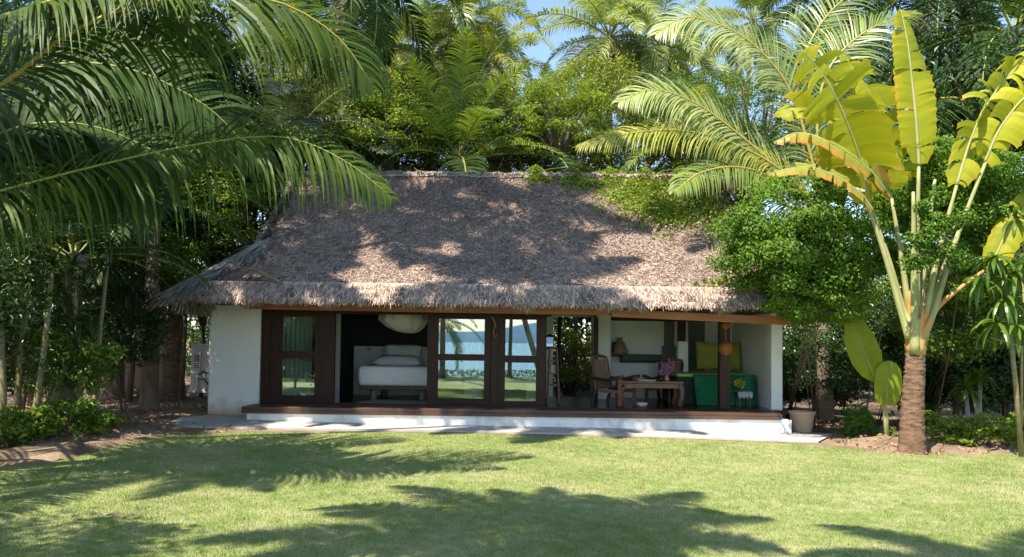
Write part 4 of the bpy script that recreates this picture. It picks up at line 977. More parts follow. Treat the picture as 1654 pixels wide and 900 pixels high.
# ---- palms standing between the sea and the lawn: they shade the grass and roof and show mirrored in the glass
G1 = 'palms shading the lawn from the seaward side'
def over(P, z):                                     # crown whose shadow centre falls on P
    t = (z - P.z) / SUN.z; return Vector(P) + SUN * t
def roof_hit(px, py):
    d = ray(px, py); lo, hi = 10, 30
    for _ in range(40):
        mid = (lo + hi) / 2; p = CAM + d * (mid / d.y)
        if p.z < roof_z(min(p.y, YR)) or p.y > YR: hi = mid
        else: lo = mid
    return p
sh = [(roof_hit(560, 345), 13.5, (-11.5, -4.5), 3.9, 18, 'tall coconut palm left of the lawn leaning over the thatch'),
      (roof_hit(820, 345), 16.5, (-13.5, -5.5), 3.7, 16, 'tallest leaning coconut palm left of the lawn'),
      (roof_hit(825, 462), 13.5, (-12.5, -8.5), 3.6, 20, 'leaning coconut palm nearest the sea at the left'),
      (roof_hit(380, 450), 11.0, (-11.5, -6.0), 3.2, 22, 'shorter coconut palm left of the lawn'),
      (G(850, 868), 8.0, (-3.4, -19.2), 2.9, 30, 'slender coconut palm behind the viewer on the lawn'),
      (G(300, 758), 9.5, (-10.8, -12.5), 2.4, 12, 'thin-crowned coconut palm seaward of the left hedge'),
      (G(1620, 925), 9.0, (3.5, -19.5), 2.2, 16, 'slender coconut palm on the right of the seaward lawn')]
for k, (P, z, b, fl_, nf, lb) in enumerate(sh):
    t = over(P, z); palm(lb, (b[0], b[1], 0), t, fl_, nf, .15, 'palm', G1, -30, 75, bend=2.3, seed=20 + k, dead=0, droop=75, name='leaning_palm', wd=.020)
palm('leaning coconut palm on the beach mirrored in the narrow glass door', (1.6, -21.5, 0), (-.6, -22.2, 7.2), 3.2, 18, .17, 'palm', G1, -30, 70, bend=1.0, seed=41, dead=0, name='beach_palm')
palm('upright coconut palm on the beach mirrored in the glass doors', (-.1, -22.0, 0), (.0, -22.3, 5.4), 2.6, 18, .12, 'palm', G1, -30, 70, bend=1.0, seed=43, dead=0, name='beach_palm')
palm('bushy coconut palm on the beach mirrored in the middle glass door', (-3.9, -21.0, 0), (-3.9, -21.0, 3.0), 2.9, 20, .16, 'palm', G1, -30, 70, bend=1.0, seed=42, dead=0, name='beach_palm')

tree('broad tree on the seaward left of the lawn mirrored in the leftmost glass door', 0, 0, 1, 2.6, 2.4, 'leaf_mid', 'broad', 21, group='trees on the seaward side', rot=.4) if 0 else None
def sea_tree(lb, x, y, z, rx, rz, mat, seed):
    me, tm = crown_mesh('broad', seed); m2 = me.copy(); m2.materials.append(M[mat]); tm.materials.append(M['bark']) if not tm.materials else None
    root = empty('broadleaf_tree', (x, y, 0), lb, 'tree', 'trees on the seaward side')
    for n_, m_ in (('crown', m2), ('limbs', tm)):
        o = bpy.data.objects.new(n_, m_); COL.objects.link(o); o.parent = root; o.location = (0, 0, z); o.scale = (rx, rx, rz)
    mb = MB(); tube(mb, [Vector((0, 0, 0)), Vector((.1, 0, z * .5)), Vector((0, 0, z - rz * .8))], [.2, .16, .12], 8); mb.build('trunk', 'bark', root, smooth=True)
sea_tree('broad tree on the seaward left of the lawn mirrored in the leftmost glass door', -10.4, -17.2, 3.4, 2.6, 3.0, 'leaf_mid', 21)
for k_, (x_, y_, z_, r_) in enumerate([(-9.6, -17.0, 1.5, 1.5), (-12.0, -18.2, 1.6, 1.8)]):
    bush(['dense seaward shrub mirrored low in the leftmost glass door', 'larger seaward shrub further left of the mirrored one'][k_], (x_, y_, z_), r_, 1.2, 1.9, 14000, .14, 'leaf_dark', 95 + k_, name='seaward_shrub', group='shrubs on the seaward side', clumps=60)
sea_tree('broad tree at the seaward left casting the solid shade in the near corner', -6.9, -13.9, 6.0, 1.9, 1.3, 'leaf_mid', 22)
bush('leafy shrub beside the near palm, mirrored behind the leftmost curtain', (-7.9, -9.4, 1.45), 1.0, 1.0, 1.6, 9000, .11, 'leaf_dark', 99, name='tall_shrub', clumps=60)
# ---- tall palms behind the house
G2 = 'tall coconut palms behind the bungalow'
def bpalm(px, py, D, fl_, nf, lb, **k):
    t = WD(px, py, D); base = (t.x + k.pop('bx', random.uniform(-1, 1)), t.y + random.uniform(-.5, .5), 0); return palm(lb, base, t, fl_, nf, k.pop('rad', .17), group=k.pop('group', G2), **k)
bpalm(752, 30, 31, 4.3, 30, 'big pale droopy coconut palm rising behind the middle of the roof', mats=['palm_pale', 'palm', 'palm_pale'], hang=1.5, emin=-60, droop=90, seed=1, nuts=3)
bpalm(626, 88, 36, 3.9, 22, 'coconut palm bearing yellow nuts against the small patch of sky', nuts=9, seed=2, mats=['palm', 'palm_pale'])
bpalm(985, 62, 33, 4.6, 28, 'tall palm right of the open sky with browning lower fronds', mats=['palm_yellow', 'palm', 'palm_pale'], seed=3, dead=6, hang=1.3, droop=90)
bpalm(1216, 34, 42, 4.6, 24, 'distant pale palm at the top between sky and the large green frond', mats=['palm_pale', 'palm'], seed=4, dead=3)
bpalm(585, -70, 25, 4.6, 22, 'palm above the frame with dark fronds hanging over the blue sky', mat='palm_dark', seed=5, emin=-60, hang=1.4)
bpalm(880, 175, 42, 3.0, 20, 'small palm low beneath the central patch of blue sky', mat='palm', seed=6)
bpalm(1030, -80, 40, 4.4, 18, 'palm crowning the top edge right of the sky patch', mats=['palm', 'palm_yellow'], seed=7, dead=3)
bpalm(1345, -20, 30, 5.0, 22, 'dark palm behind the torn yellow paddle leaf', mat='palm_dark', seed=8)
bpalm(470, 0, 34, 4.2, 20, 'dark palm behind the big near frond', mat='palm', seed=9)
bpalm(262, -20, 23, 4.6, 22, 'palm with a whitish trunk glimpsed through the near fronds', mat='palm_dark', seed=10, trunk='trunk_pale', rad=.17, bx=-1.8)
bpalm(1530, -40, 26, 5.0, 24, 'dark palm behind the tall upright paddle leaf', mat='palm_dark', seed=11, trunk='trunk_pale', bx=.1)
bpalm(1640, 60, 21, 4.6, 20, 'dark palm in the upper right corner', mat='palm_dark', seed=12)
bpalm(540, 130, 40, 3.8, 18, 'hazy green palm low under the hanging dark fronds', mat='palm', seed=14)
bpalm(1110, 120, 38, 4.2, 22, 'palm standing left behind the long arching green fronds', mats=['palm', 'palm_pale'], seed=15, dead=2)
bpalm(90, 40, 22, 5.0, 22, 'dark palm filling the upper left corner', mat='palm_dark', seed=16)
# ---- young palms right behind the roof
G3 = 'young palms directly behind the roof'
def young(px, py, D, fl_, nf, lb, **k):
    t = WD(px, py, D); return palm(lb, (t.x, t.y, 0), t, fl_, nf, .22, group=k.pop('group', G3), bend=1, dead=0, **k)
young(742, 262, 25, 4.4, 24, 'young palm with upright fronds fanning above the middle of the ridge', mats=['palm', 'palm_dark', 'palm'], emin=5, emax=85, seed=31, droop=60)
young(590, 300, 26, 4.2, 15, 'young palm with arching fronds above the left end of the ridge', mats=['palm', 'palm_grey'], emin=5, emax=75, seed=32)
young(850, 290, 26, 3.6, 14, 'small young palm low behind the ridge right of centre', mats=['palm', 'palm_dark'], emin=10, emax=70, seed=33)
young(1110, 262, 27, 3.6, 16, 'yellow-green young palm behind the vine-covered ridge', mats=['palm_yellow', 'palm'], emin=0, emax=70, seed=34)
young(470, 230, 22, 3.8, 14, 'greyish palm whose broad fronds arch behind the left gable', mats=['palm_grey', 'palm_dark'], emin=0, emax=60, seed=35)
young(120, 420, 15.5, 3.2, 16, 'dark young palm in the thicket at the left', mat='palm_dark', emin=0, emax=70, seed=36, trunk='bark', group='young palms in the left thicket')
young(250, 330, 18.5, 3.4, 16, 'dark young palm between the left thicket and the gable', mat='palm_dark', emin=-10, emax=70, seed=37, trunk='bark', group='young palms in the left thicket')
# the arching palm at the right
t = WD(1330, 340, 20); rp = empty('coconut_palm', (t.x, t.y, 0), 'palm with long arching bright fronds between the roof and the paddle-leaved tree', 'palm tree')
mb = MB(); tube(mb, [(0, 0, 0), (0, 0, 2), t - rp.location], [.25, .2, .18], 10); mb.build('trunk', 'trunk_palm', rp, smooth=True)
def rf(pts, D0, D1, L, nl, mat='palm_pale', hang=1.2, **k):
    n = len(pts); return own_frond(rp, [WD(a, b, D0 + (D1 - D0) * i / (n - 1)) for i, (a, b) in enumerate(pts)], L * .95, int(nl * 1.15), .042, mat, hang * .6, .05, upn=(0, -.72, .6), lift=.05, sweep=.8, **k)
rf([(1330, 340), (1254, 270), (1184, 210), (1120, 165), (1055, 145), (1000, 165)], 20, 18.5, 1.5, 90, 'palm_pale')
rf([(1330, 330), (1285, 168), (1240, 95), (1180, 48), (1110, 28), (1060, 55)], 20, 19, 1.5, 90, 'palm_pale', 1.0)
rf([(1330, 345), (1260, 275), (1190, 235), (1110, 212), (1020, 215), (930, 238)], 20, 18, 1.1, 90, 'palm_yellow', 1.3)
rf([(1330, 340), (1320, 200), (1340, 110), (1400, 50), (1480, 20)], 20, 20, 1.5, 80, 'palm', 1.0)
rf([(1330, 340), (1290, 200), (1300, 90), (1350, 10), (1430, -40)], 20, 21, 1.5, 80, 'palm', 1.0)
rf([(1330, 345), (1250, 290), (1190, 270), (1130, 280), (1090, 310)], 20, 17.5, 1.1, 70, 'palm', 1.3)
rf([(1330, 340), (1400, 230), (1480, 170), (1560, 160), (1620, 200)], 20, 20, 1.4, 80, 'palm_dark', 1.1)
rf([(1330, 345), (1250, 320), (1200, 220), (1150, 190), (1080, 200)], 20.3, 19.5, 1.3, 80, 'palm', 1.1)

# ---- broadleaf trees
TG = 'broadleaf trees behind the bungalow'
def tr(px, py, D, rx, rz, mat, kind, seed, lb, **k): return tree(lb, px, py, D, rx, rz, mat, kind, seed, group=k.pop('group', TG), rot=seed * 1.7 + px * .01, **k)
tr(628, 205, 24.5, 1.9, 1.5, 'leaf_bright', 'broad', 1, 'bright green broadleaf tree above the left part of the ridge')
tr(905, 190, 24.5, 1.9, 1.5, 'leaf_bright', 'long', 2, 'light green tree with drooping leaves above the right of the ridge centre')
tr(800, 205, 27, 1.9, 1.6, 'leaf_yellow', 'long', 3, 'yellow-green tree behind the young upright palm')
tr(965, 185, 29, 2.4, 2.0, 'leaf_yellow', 'broad', 4, 'mid green tree under the tall browning palm')
tr(545, 185, 29, 2.3, 2.2, 'leaf_bright', 'small', 5, 'small-leaved tree under the left patch of sky')
tr(455, 140, 27, 2.6, 2.8, 'leaf_yellow', 'small', 6, 'olive small-leaved tree behind the tip of the near frond')
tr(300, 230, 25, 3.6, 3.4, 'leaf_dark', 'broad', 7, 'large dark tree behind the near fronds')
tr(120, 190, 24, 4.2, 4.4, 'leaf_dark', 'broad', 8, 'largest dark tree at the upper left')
tr(355, 360, 22, 2.2, 1.7, 'leaf_bright', 'long', 9, 'sunlit long-leaved tree just left of the gable')
tr(215, 400, 21, 2.6, 2.2, 'leaf_dark', 'broad', 10, 'dark broadleaf tree behind the left thicket')
tr(40, 430, 17.5, 2.4, 2.5, 'leaf_dark', 'long', 11, 'dark long-leaved tree at the left edge')
tr(1090, 200, 30, 2.4, 1.9, 'leaf_mid', 'small', 4, 'green tree glimpsed behind the arching palm fronds')
tr(1225, 205, 27, 3.0, 2.6, 'leaf_mid', 'small', 5, 'rounded green tree behind the arching palm')
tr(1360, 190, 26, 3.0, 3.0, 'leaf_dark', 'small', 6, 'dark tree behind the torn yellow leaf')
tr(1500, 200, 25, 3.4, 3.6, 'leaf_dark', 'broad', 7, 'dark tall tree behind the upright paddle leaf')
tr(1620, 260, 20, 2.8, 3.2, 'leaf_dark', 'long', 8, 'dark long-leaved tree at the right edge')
tr(1540, 400, 18.8, 2.2, 2.2, 'leaf_mid', 'small', 9, 'dense green tree right behind the stout ringed trunk')
tr(700, 150, 38, 3.0, 2.0, 'leaf_mid', 'broad', 10, 'far tree between the nut-bearing and the droopy palm')
tr(1040, 130, 42, 2.4, 2.2, 'leaf_mid', 'small', 11, 'far tree left of the pale distant palm')
tr(560, 262, 24, 1.5, 1.2, 'leaf_dark', 'broad', 12, 'low dark tree touching the left end of the ridge')
tr(918, 580, 27.8, 1.5, 1.6, 'leaf_yellow', 'broad', 13, 'sunlit shrub seen through the garden doorway', name='garden_shrub', cat='shrub', group='shrubs behind the bungalow')
tr(960, 560, 31.5, 3.4, 3.2, 'leaf_dark', 'broad', 14, 'dark shrub behind the sunlit one in the garden doorway', name='garden_shrub', cat='shrub', group='shrubs behind the bungalow')
for k_, (px_, D_, m_, lb_) in enumerate([(640, 26.5, 'leaf_mid', 'low green tree close behind the ridge under the nut-bearing palm'), (730, 28, 'leaf_bright', 'low bright tree close behind the ridge below the droopy palm'), (830, 28.5, 'leaf_yellow', 'low green tree close behind the ridge right of the upright young palm'), (930, 28, 'leaf_bright', 'low bright tree close behind the ridge at its vine-covered start'), (1030, 29, 'leaf_mid', 'low tree close behind the vine-covered ridge'), (1130, 27, 'leaf_mid', 'low tree close behind the right end of the ridge'), (480, 25, 'leaf_dark', 'low dark tree close behind the left end of the ridge'), (400, 24, 'leaf_mid', 'low tree beyond the left gable'), (1200, 24, 'leaf_dark', 'low dark tree beyond the right gable')]):
    tr(px_, 262, D_, 2.3, 1.6, m_, ['broad', 'small', 'long'][k_ % 3], 4 + k_, lb_)
tree('dark tree filling the gap beside the verge of the left gable', 425, 345, 24.5, 2.0, 1.8, 'leaf_dark', 'broad', 8, group='trees beyond the left gable', rot=2)
bpalm(690, 95, 30, 4.0, 24, 'pale palm low between the nut-bearing palm and the droopy one', mats=['palm_pale', 'palm'], seed=61, hang=1.4, droop=90)
bpalm(795, 110, 29, 3.4, 20, 'bright palm whose crown hangs left of the central sky patch', mats=['palm_pale', 'palm_yellow'], seed=62, hang=1.4, droop=90)
bpalm(1065, 75, 33, 4.0, 22, 'bright palm between the browning palm and the distant pale one', mats=['palm', 'palm_pale'], seed=63, hang=1.2, droop=90, dead=3)
bpalm(510, 95, 29, 3.6, 20, 'yellowish palm behind the tip of the uppermost near frond', mats=['palm_yellow', 'palm'], seed=64, droop=90)
# right-hand shrubs before the house corner
SG = 'large shrubs at the right end of the house'
def bigbush(px, py, D, rx, ry, rz, n, leaf, mat, seed, lb, **k): return bush(lb, WD(px, py, D), rx, ry, rz, n, leaf, mat, seed, group=k.pop('group', SG), clumps=k.pop('clumps', 80), cs=k.pop('cs', .30), stems=k.pop('stems', 5), foot=k.pop('foot', (.6, 3.6)), **k)
bigbush(1296, 408, 15.8, 1.75, 1.05, 1.6, 36000, .088, 'leaf_shrub', 51, 'large fine-leaved green shrub overhanging the right end of the thatch', name='large_shrub', foot=(1.3, 2.6), cs=.25, clumps=110)
bigbush(1322, 487, 15.8, 1.0, .7, .75, 20000, .075, 'leaf_shrub', 52, 'darker green shrub below the overhanging one beside the eave', name='large_shrub')
bigbush(1500, 320, 16.2, 1.3, .9, 1.3, 22000, .08, 'leaf_shrub', 53, 'green shrub behind the fan of pale leaf stalks', name='large_shrub')
bigbush(1600, 330, 15.8, 1.2, .9, 1.4, 18000, .085, 'leaf_shrub', 54, 'leafy shrub under the right drooping paddle leaf', name='large_shrub')
bigbush(1560, 520, 16.8, 1.5, .9, 1.3, 18000, .08, 'leaf_mid', 55, 'dark shrub behind the hanging long leaves at the right', name='large_shrub')
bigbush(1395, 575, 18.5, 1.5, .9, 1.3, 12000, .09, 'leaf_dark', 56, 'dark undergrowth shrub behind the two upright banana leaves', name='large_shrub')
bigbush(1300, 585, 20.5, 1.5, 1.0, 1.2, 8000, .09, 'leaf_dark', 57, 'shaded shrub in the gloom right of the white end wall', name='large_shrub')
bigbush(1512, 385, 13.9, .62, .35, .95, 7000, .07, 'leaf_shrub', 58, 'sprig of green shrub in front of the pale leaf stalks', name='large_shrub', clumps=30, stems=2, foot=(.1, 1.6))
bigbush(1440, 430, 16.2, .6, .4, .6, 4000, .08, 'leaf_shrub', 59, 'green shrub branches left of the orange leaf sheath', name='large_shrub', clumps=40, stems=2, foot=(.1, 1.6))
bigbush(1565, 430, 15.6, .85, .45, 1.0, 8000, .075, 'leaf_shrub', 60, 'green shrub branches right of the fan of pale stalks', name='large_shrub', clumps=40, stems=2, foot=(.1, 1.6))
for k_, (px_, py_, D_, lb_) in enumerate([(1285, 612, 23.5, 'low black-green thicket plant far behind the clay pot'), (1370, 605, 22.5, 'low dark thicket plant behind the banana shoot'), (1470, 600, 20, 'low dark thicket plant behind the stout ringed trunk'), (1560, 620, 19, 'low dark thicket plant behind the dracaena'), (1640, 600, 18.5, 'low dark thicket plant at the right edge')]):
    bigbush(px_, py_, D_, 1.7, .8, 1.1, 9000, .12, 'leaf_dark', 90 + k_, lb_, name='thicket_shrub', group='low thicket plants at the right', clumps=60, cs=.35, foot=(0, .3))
for k_, (px_, py_, D_, lb_) in enumerate([(330, 430, 23, 'shaded tree close left of the hip of the thatch'), (410, 350, 22.5, 'tree with glossy leaves hugging the left gable'), (300, 330, 21.5, 'dark tree behind the tips of the lower near frond'), (60, 330, 19, 'dark tree filling the upper left thicket')]):
    tree(lb_, px_, py_, D_, 1.9, 1.8, 'leaf_dark' if k_ % 2 == 0 else 'leaf_mid', ['broad', 'long'][k_ % 2], 14 + k_, group='trees beyond the left gable', rot=k_)
# left thicket
LG = 'shaded shrubs of the left thicket'
bigbush(60, 560, 15.5, 1.6, 1.0, 1.5, 9000, .11, 'leaf_dark', 61, 'dark leafy thicket shrub at the left edge', group=LG, foot=(0, .4), name='thicket_shrub', asp=.35)
bigbush(190, 540, 17.5, 1.3, 1.0, 1.2, 6000, .12, 'leaf_dark', 62, 'dark shrub between the slender stems and the palm trunk', group=LG, foot=(0, .4), name='thicket_shrub', asp=.35)
bigbush(110, 590, 13.8, .9, .7, .8, 3500, .11, 'leaf_mid', 63, 'glossy leaved shrub around the slanting pale canes', group=LG, foot=(0, .4), name='thicket_shrub', asp=.35)
bigbush(-60, 480, 13, 1.6, 1.2, 2.2, 9000, .12, 'leaf_dark', 64, 'tall dark shrub cut by the left edge of the picture', group=LG, foot=(0, .4), name='thicket_shrub', asp=.35)
bigbush(245, 420, 19.5, 1.4, 1.0, 1.1, 7000, .11, 'leaf_mid', 65, 'shrub hanging above the pink garden wall', group=LG, foot=(0, .4), name='thicket_shrub', asp=.4)
# low shrubs by the lawn
def lowb(px, py, rx, ry, rz, n, leaf, mat, seed, lb, **k):
    g = G(px, py); return bush(lb, g + Vector((0, 0, rz * .7)), rx, ry, rz, n, leaf, mat, seed, clumps=26, cs=.33, **k)
LS = 'low bright shrubs bordering the lawn'
lowb(55, 712, .55, .5, .42, 2200, .085, 'leaf_bright', 71, 'low bright shrub at the foot of the leaning pale trunk', group=LS)
lowb(110, 712, .6, .5, .5, 2600, .085, 'leaf_shrub', 72, 'fullest low green shrub on the dirt bank at the left', group=LS)
lowb(165, 705, .45, .4, .34, 1500, .08, 'leaf_bright', 73, 'low light green shrub nearest the dirt path at the left', group=LS)
lowb(10, 722, .45, .4, .38, 1500, .08, 'leaf_mid', 74, 'low shrub in the left corner of the lawn edge', group=LS)
lowb(1392, 706, .48, .4, .42, 2000, .085, 'leaf_shrub', 75, 'round low shrub at the foot of the two banana leaves', group=LS)
lowb(1530, 722, .62, .45, .44, 3000, .075, 'leaf_bright', 76, 'low pink-flowered shrub right of the stout ringed trunk', group=LS, flowers=('pinkf', 26, .04))
lowb(1598, 726, .55, .4, .40, 2400, .075, 'leaf_bright', 77, 'low dense shrub between the pink-flowered one and the right edge', group=LS)
lowb(1650, 722, .5, .4, .42, 2000, .075, 'leaf_shrub', 78, 'low shrub cut by the right edge of the picture', group=LS)
lowb(1448, 716, .22, .2, .2, 500, .06, 'leaf_yellow', 79, 'tiny pale tuft before the stout ringed trunk', group=LS)
lowb(1500, 690, .4, .4, .5, 1600, .08, 'leaf_mid', 80, 'shaded shrub just behind the pink-flowered one', group=LS)
# grassy plants under the left palm
mb = MB(); g = G(225, 642); r5 = np.random.default_rng(77)
strap_rosette(mb, (g.x, g.y, g.z), 60, .75, .035, r5, 10, 80, 90); strap_rosette(mb, (g.x - .8, g.y + .2, g.z), 45, .7, .035, r5, 10, 80, 90)
solo('strappy_plant', mb, 'leaf_dark', 'dark clump of grass-like leaves in front of the pink garden wall', 'plant')

# ---- canes and slender trunks at the left
CG = 'slender trunks of the left thicket'
def cane(pts, D, r0, r1, lb, leaves=26, Lf=.55, mat='leaf_dark', trunk='stem'):
    b = WD(*pts[0], D); b.z = gz(b.x, b.y) - .03; root = empty('slender_tree', b, lb, 'tree', CG)
    P = [Vector((0, 0, 0))] + [WD(a, c, D) - b for a, c in pts[1:]]; P = catmull(P, 16)
    mb = MB(); tube(mb, P, np.linspace(r0, r1, 16) * (1 + .08 * np.sin(np.arange(16) * 2.5)), 8); mb.build('trunk', trunk, root, smooth=True)
    mb = MB(); strap_rosette(mb, P[-1], leaves, Lf, .06, r5, -30, 80, 80); strap_rosette(mb, P[-3], leaves // 2, Lf, .06, r5, -20, 60, 80); mb.build('crown', mat, root); return root
cane([(25, 706), (32, 600), (42, 500), (48, 410)], 13.6, .065, .05, 'slender ringed pale trunk at the far left of the thicket')
cane([(48, 715), (60, 650), (72, 560), (85, 430)], 13.2, .07, .04, 'pale trunk rising from the leftmost low shrub', trunk='stem')
cane([(72, 662), (95, 620), (115, 570), (128, 520)], 13.8, .065, .05, 'slanting bare pale cane leaning right in the thicket', trunk='stem')
cane([(66, 655), (85, 625), (110, 590)], 14.2, .045, .035, 'short slanting cane behind the longer leaning one', trunk='stem')
cane([(135, 652), (128, 590), (122, 500), (118, 430)], 14, .05, .035, 'upright thin trunk right of the leaning canes', trunk='stem')
cane([(158, 652), (160, 560), (168, 480), (176, 400)], 14.5, .045, .03, 'dark thin trunk nearest the dirt path')
cane([(8, 690), (4, 600), (0, 500)], 13.0, .06, .05, 'trunk cut by the left edge of the picture')
# stout palm trunks left of the house
t = W(283, 470, 5.0); palm('stout palm with a flared ringed trunk left of the white wall', (t.x, 5.0, 0), (t.x + .2, 5.3, 9.2), 4.2, 22, .30, 'palm_dark', 'stout palms left of the house', -50, 75, bend=1, seed=51, trunk='trunk_rough', dead=2)
t = W(187, 470, 4.5); palm('shaded dark palm trunk left of the flared one', (t.x, 4.5, 0), (t.x - .2, 4.8, 8.4), 4.2, 20, .30, 'palm_dark', 'stout palms left of the house', -50, 75, bend=1, seed=52, trunk='bark')

# ---- paddle-leaved traveller's tree at the right
YT = -2.35; tb = W(1472, 706, YT); tb.z = gz(tb.x, YT) - .05
tt = empty('paddle_leaved_tree', tb, 'stout ringed trunk carrying a fan of pale stalks and huge yellow-green paddle leaves', 'tree')
def L_(px, py, Y=YT): return W(px, py, Y) - tb
mb = MB(); P = catmull([Vector((0, 0, 0)), L_(1474, 660), L_(1477, 610), L_(1479, 570)], 18)
P = catmull(P[[0, 6, 12, 17]], 60); tube(mb, P, np.interp(np.linspace(0, 1, 60), [0, .06, .3, 1], [.29, .235, .20, .165]) * (1 + .018 * np.sin(np.arange(60) * 1.9)), 22, rj=.05); mb.build('trunk', 'trunk_rough', tt, smooth=True)
mb = MB(); tube(mb, catmull([L_(1479, 574), L_(1479, 545), L_(1478, 505), L_(1476, 470)], 8), [.165, .18, .18, .17, .16, .15, .13, .1], 16, rj=.05); mb.build('sheath', 'petiole_or', tt, smooth=True)
def petiole(pts, r0, r1, mat='petiole'):
    mb = MB(); tube(mb, catmull(pts, 14), np.linspace(r0, r1, 14), 8); return mb
def paddle(pts, hw, mat, nrm=(0, -1, .25), n=46, tear=.5, droop=.15, seed=0, fwd=.35, stalk=None, srad=(.06, .03), smat='petiole', root=None, prof=None, tb_=None):
    """leaf blade made of ribs of blade left and right of a midrib; gaps where it is torn"""
    root = root or tt; b_ = np.array(tuple(root.location)); r = np.random.default_rng(seed)
    P = catmull(pts, n + 1) - b_; T = norm(np.gradient(P, axis=0)); N0 = np.array(nrm, float); mb = MB()
    prof = prof or [(0, .35), (.12, .85), (.4, 1), (.75, .9), (.93, .55), (1, .12)]
    wv = hw * np.interp(np.linspace(0, 1, n + 1), [a for a, _ in prof], [b for _, b in prof]); seg = 5
    for side in (1, -1):
        off = 0; dr = 0; tw = 0; left = 0; lw = 1
        for i in range(n):
            if left <= 0: left = r.integers(1, 7) if r.uniform() < tear else r.integers(6, 16); off = r.normal(0, .16) * tear * 2; dr = abs(r.normal(0, .5)) * tear * 2; tw = r.normal(0, .25) * tear * 2; gap = True; lw = r.uniform(1 - .30 * tear, 1 + .12 * tear)
            left -= 1
            cols = []
            for e, idx in ((0, i), (1, i + 1)):
                t = T[idx]; lat = norm(np.cross(t, N0)) * side; nn = norm(np.cross(lat, t)) * side
                if np.dot(nn, N0) < 0: nn = -nn
                d = norm(lat + t * (fwd + off) + nn * (.28 + tw)); p = P[idx].copy(); col = [p.copy()]
                shr = (1 - .16 * tear) if (gap and e == 0) else 1
                for k in range(seg):
                    p = p + d * wv[idx] * lw * (1 + .05 * math.sin(idx * 2.3 + seed) * (tear > 0)) / seg; col.append(p.copy()); d = norm(d + np.array([0, 0, -1]) * (droop + dr * .35) * .45 - nn * .10)
                cols.append(np.array(col))
            if gap: cols[0][1:] = cols[0][1:] + (cols[1][1:] - cols[0][1:]) * (.35 * tear)
            gap = False
            V = np.concatenate(cols); Q = [(k, k + 1, k + seg + 2, k + seg + 1) for k in range(seg)]
            U = np.concatenate([np.linspace(0, 1, seg + 1)] * 2); mb.add(V, Q, None, U)
    o = mb.build('leaf', mat, root)
    m2 = MB(); tube(m2, P, np.linspace(srad[1], .008, n + 1), 6); m2.build('midrib', smat, o, smooth=True)
    return o
def stalk(pts, r0, r1, mat='petiole'):
    petiole([Vector(p) - tb for p in pts], r0, r1).build('leaf_stalk', mat, tt, smooth=True)
Wt = lambda a, b, dy=0: W(a, b, YT + dy)
# fan of stalks
for k_, (c, d, dy, m_, rr_) in enumerate([(1484, 268, -.1, 'petiole', .12), (1390, 300, 0, 'petiole', .10), (1405, 330, .15, 'petiole', .11), (1545, 300, .1, 'petiole', .11), (1592, 262, 0, 'petiole', .10),
                       (1440, 320, .25, 'petiole', .11), (1510, 290, .2, 'petiole', .11), (1600, 430, .1, 'petiole_or', .09), (1560, 350, .15, 'petiole', .1), (1475, 310, -.2, 'petiole', .13)]):
    s_ = (c - 1477) / 110.0
    if k_ % 2 == 0 or k_ == 3: stalk([Wt(1478, 556 - 8 * (k_ % 3), .0), Wt(1478 + 14 * s_, 535, -.11 + dy * .2), Wt(1478 + 26 * s_, 510 - 6 * (k_ % 2), -.03 + dy * .4)], .045, .06, 'petiole_or')
    stalk([Wt(1478 + 12 * s_, 572 - 25 * (k_ % 3), dy * .2 - .06), Wt(1478 + 30 * s_, 500, dy * .5 - .03), Wt(1478 + (c - 1478) * .6, 500 + (d - 500) * .5, dy * .8), Wt(c, d, dy)], rr_ * .78, .03, m_)
paddle([Wt(1484, 268, -.1), Wt(1480, 200, -.12), Wt(1473, 130, -.1), Wt(1466, 70, -.05), Wt(1455, 16, .05)], .47, 'paddle', (0.15, -1, .2), tear=.55, droop=.02, seed=1, n=50, srad=(.05, .04))
paddle([Wt(1405, 330, 0), Wt(1392, 265, -.15), Wt(1365, 190, -.3), Wt(1335, 130, -.45), Wt(1298, 82, -.5)], .80, 'paddle', (-.35, -1, .35), tear=.85, droop=.10, seed=2, n=50, srad=(.05, .035))
paddle([Wt(1462, 300, .2), Wt(1440, 225, .1), Wt(1405, 150, 0), Wt(1362, 88, 0)], .58, 'paddle', (-.1, -1, .4), tear=1.0, droop=.1, seed=3, n=44)
paddle([Wt(1440, 320, .3), Wt(1405, 235, .2), Wt(1350, 190, .1), Wt(1290, 175, 0), Wt(1262, 190, 0)], .42, 'paddle', (0, -.8, .6), tear=.7, droop=.25, seed=4, n=40)
paddle([Wt(1545, 300, .1), Wt(1570, 220, .1), Wt(1600, 160, 0), Wt(1640, 110, 0), Wt(1690, 70, 0)], .5, 'paddle', (.2, -1, .45), tear=1.0, droop=.55, seed=5, n=46)
paddle([Wt(1590, 262, 0), Wt(1620, 200, -.1), Wt(1665, 150, -.2), Wt(1720, 130, -.2)], .5, 'paddle', (.2, -.9, .5), tear=.9, droop=.4, seed=6, n=40)
paddle([Wt(1410, 340, -.4), Wt(1385, 308, -.5), Wt(1335, 278, -.6), Wt(1290, 270, -.6), Wt(1240, 282, -.6)], .24, 'paddle_or', (0, -.7, .8), tear=1.0, droop=.6, seed=7, n=34, srad=(.03, .025))
paddle([Wt(1440, 320, -.2), Wt(1400, 270, -.4), Wt(1340, 230, -.6), Wt(1290, 215, -.6), Wt(1250, 230, -.6)], .30, 'paddle_or', (0, -.8, .7), tear=1.0, droop=.55, seed=8, n=36, srad=(.03, .025))
paddle([Wt(1600, 430, .3), Wt(1630, 370, .3), Wt(1660, 330, .3), Wt(1690, 320, .3)], .35, 'paddle', (0, -.9, .5), tear=.8, droop=.4, seed=9, n=30)
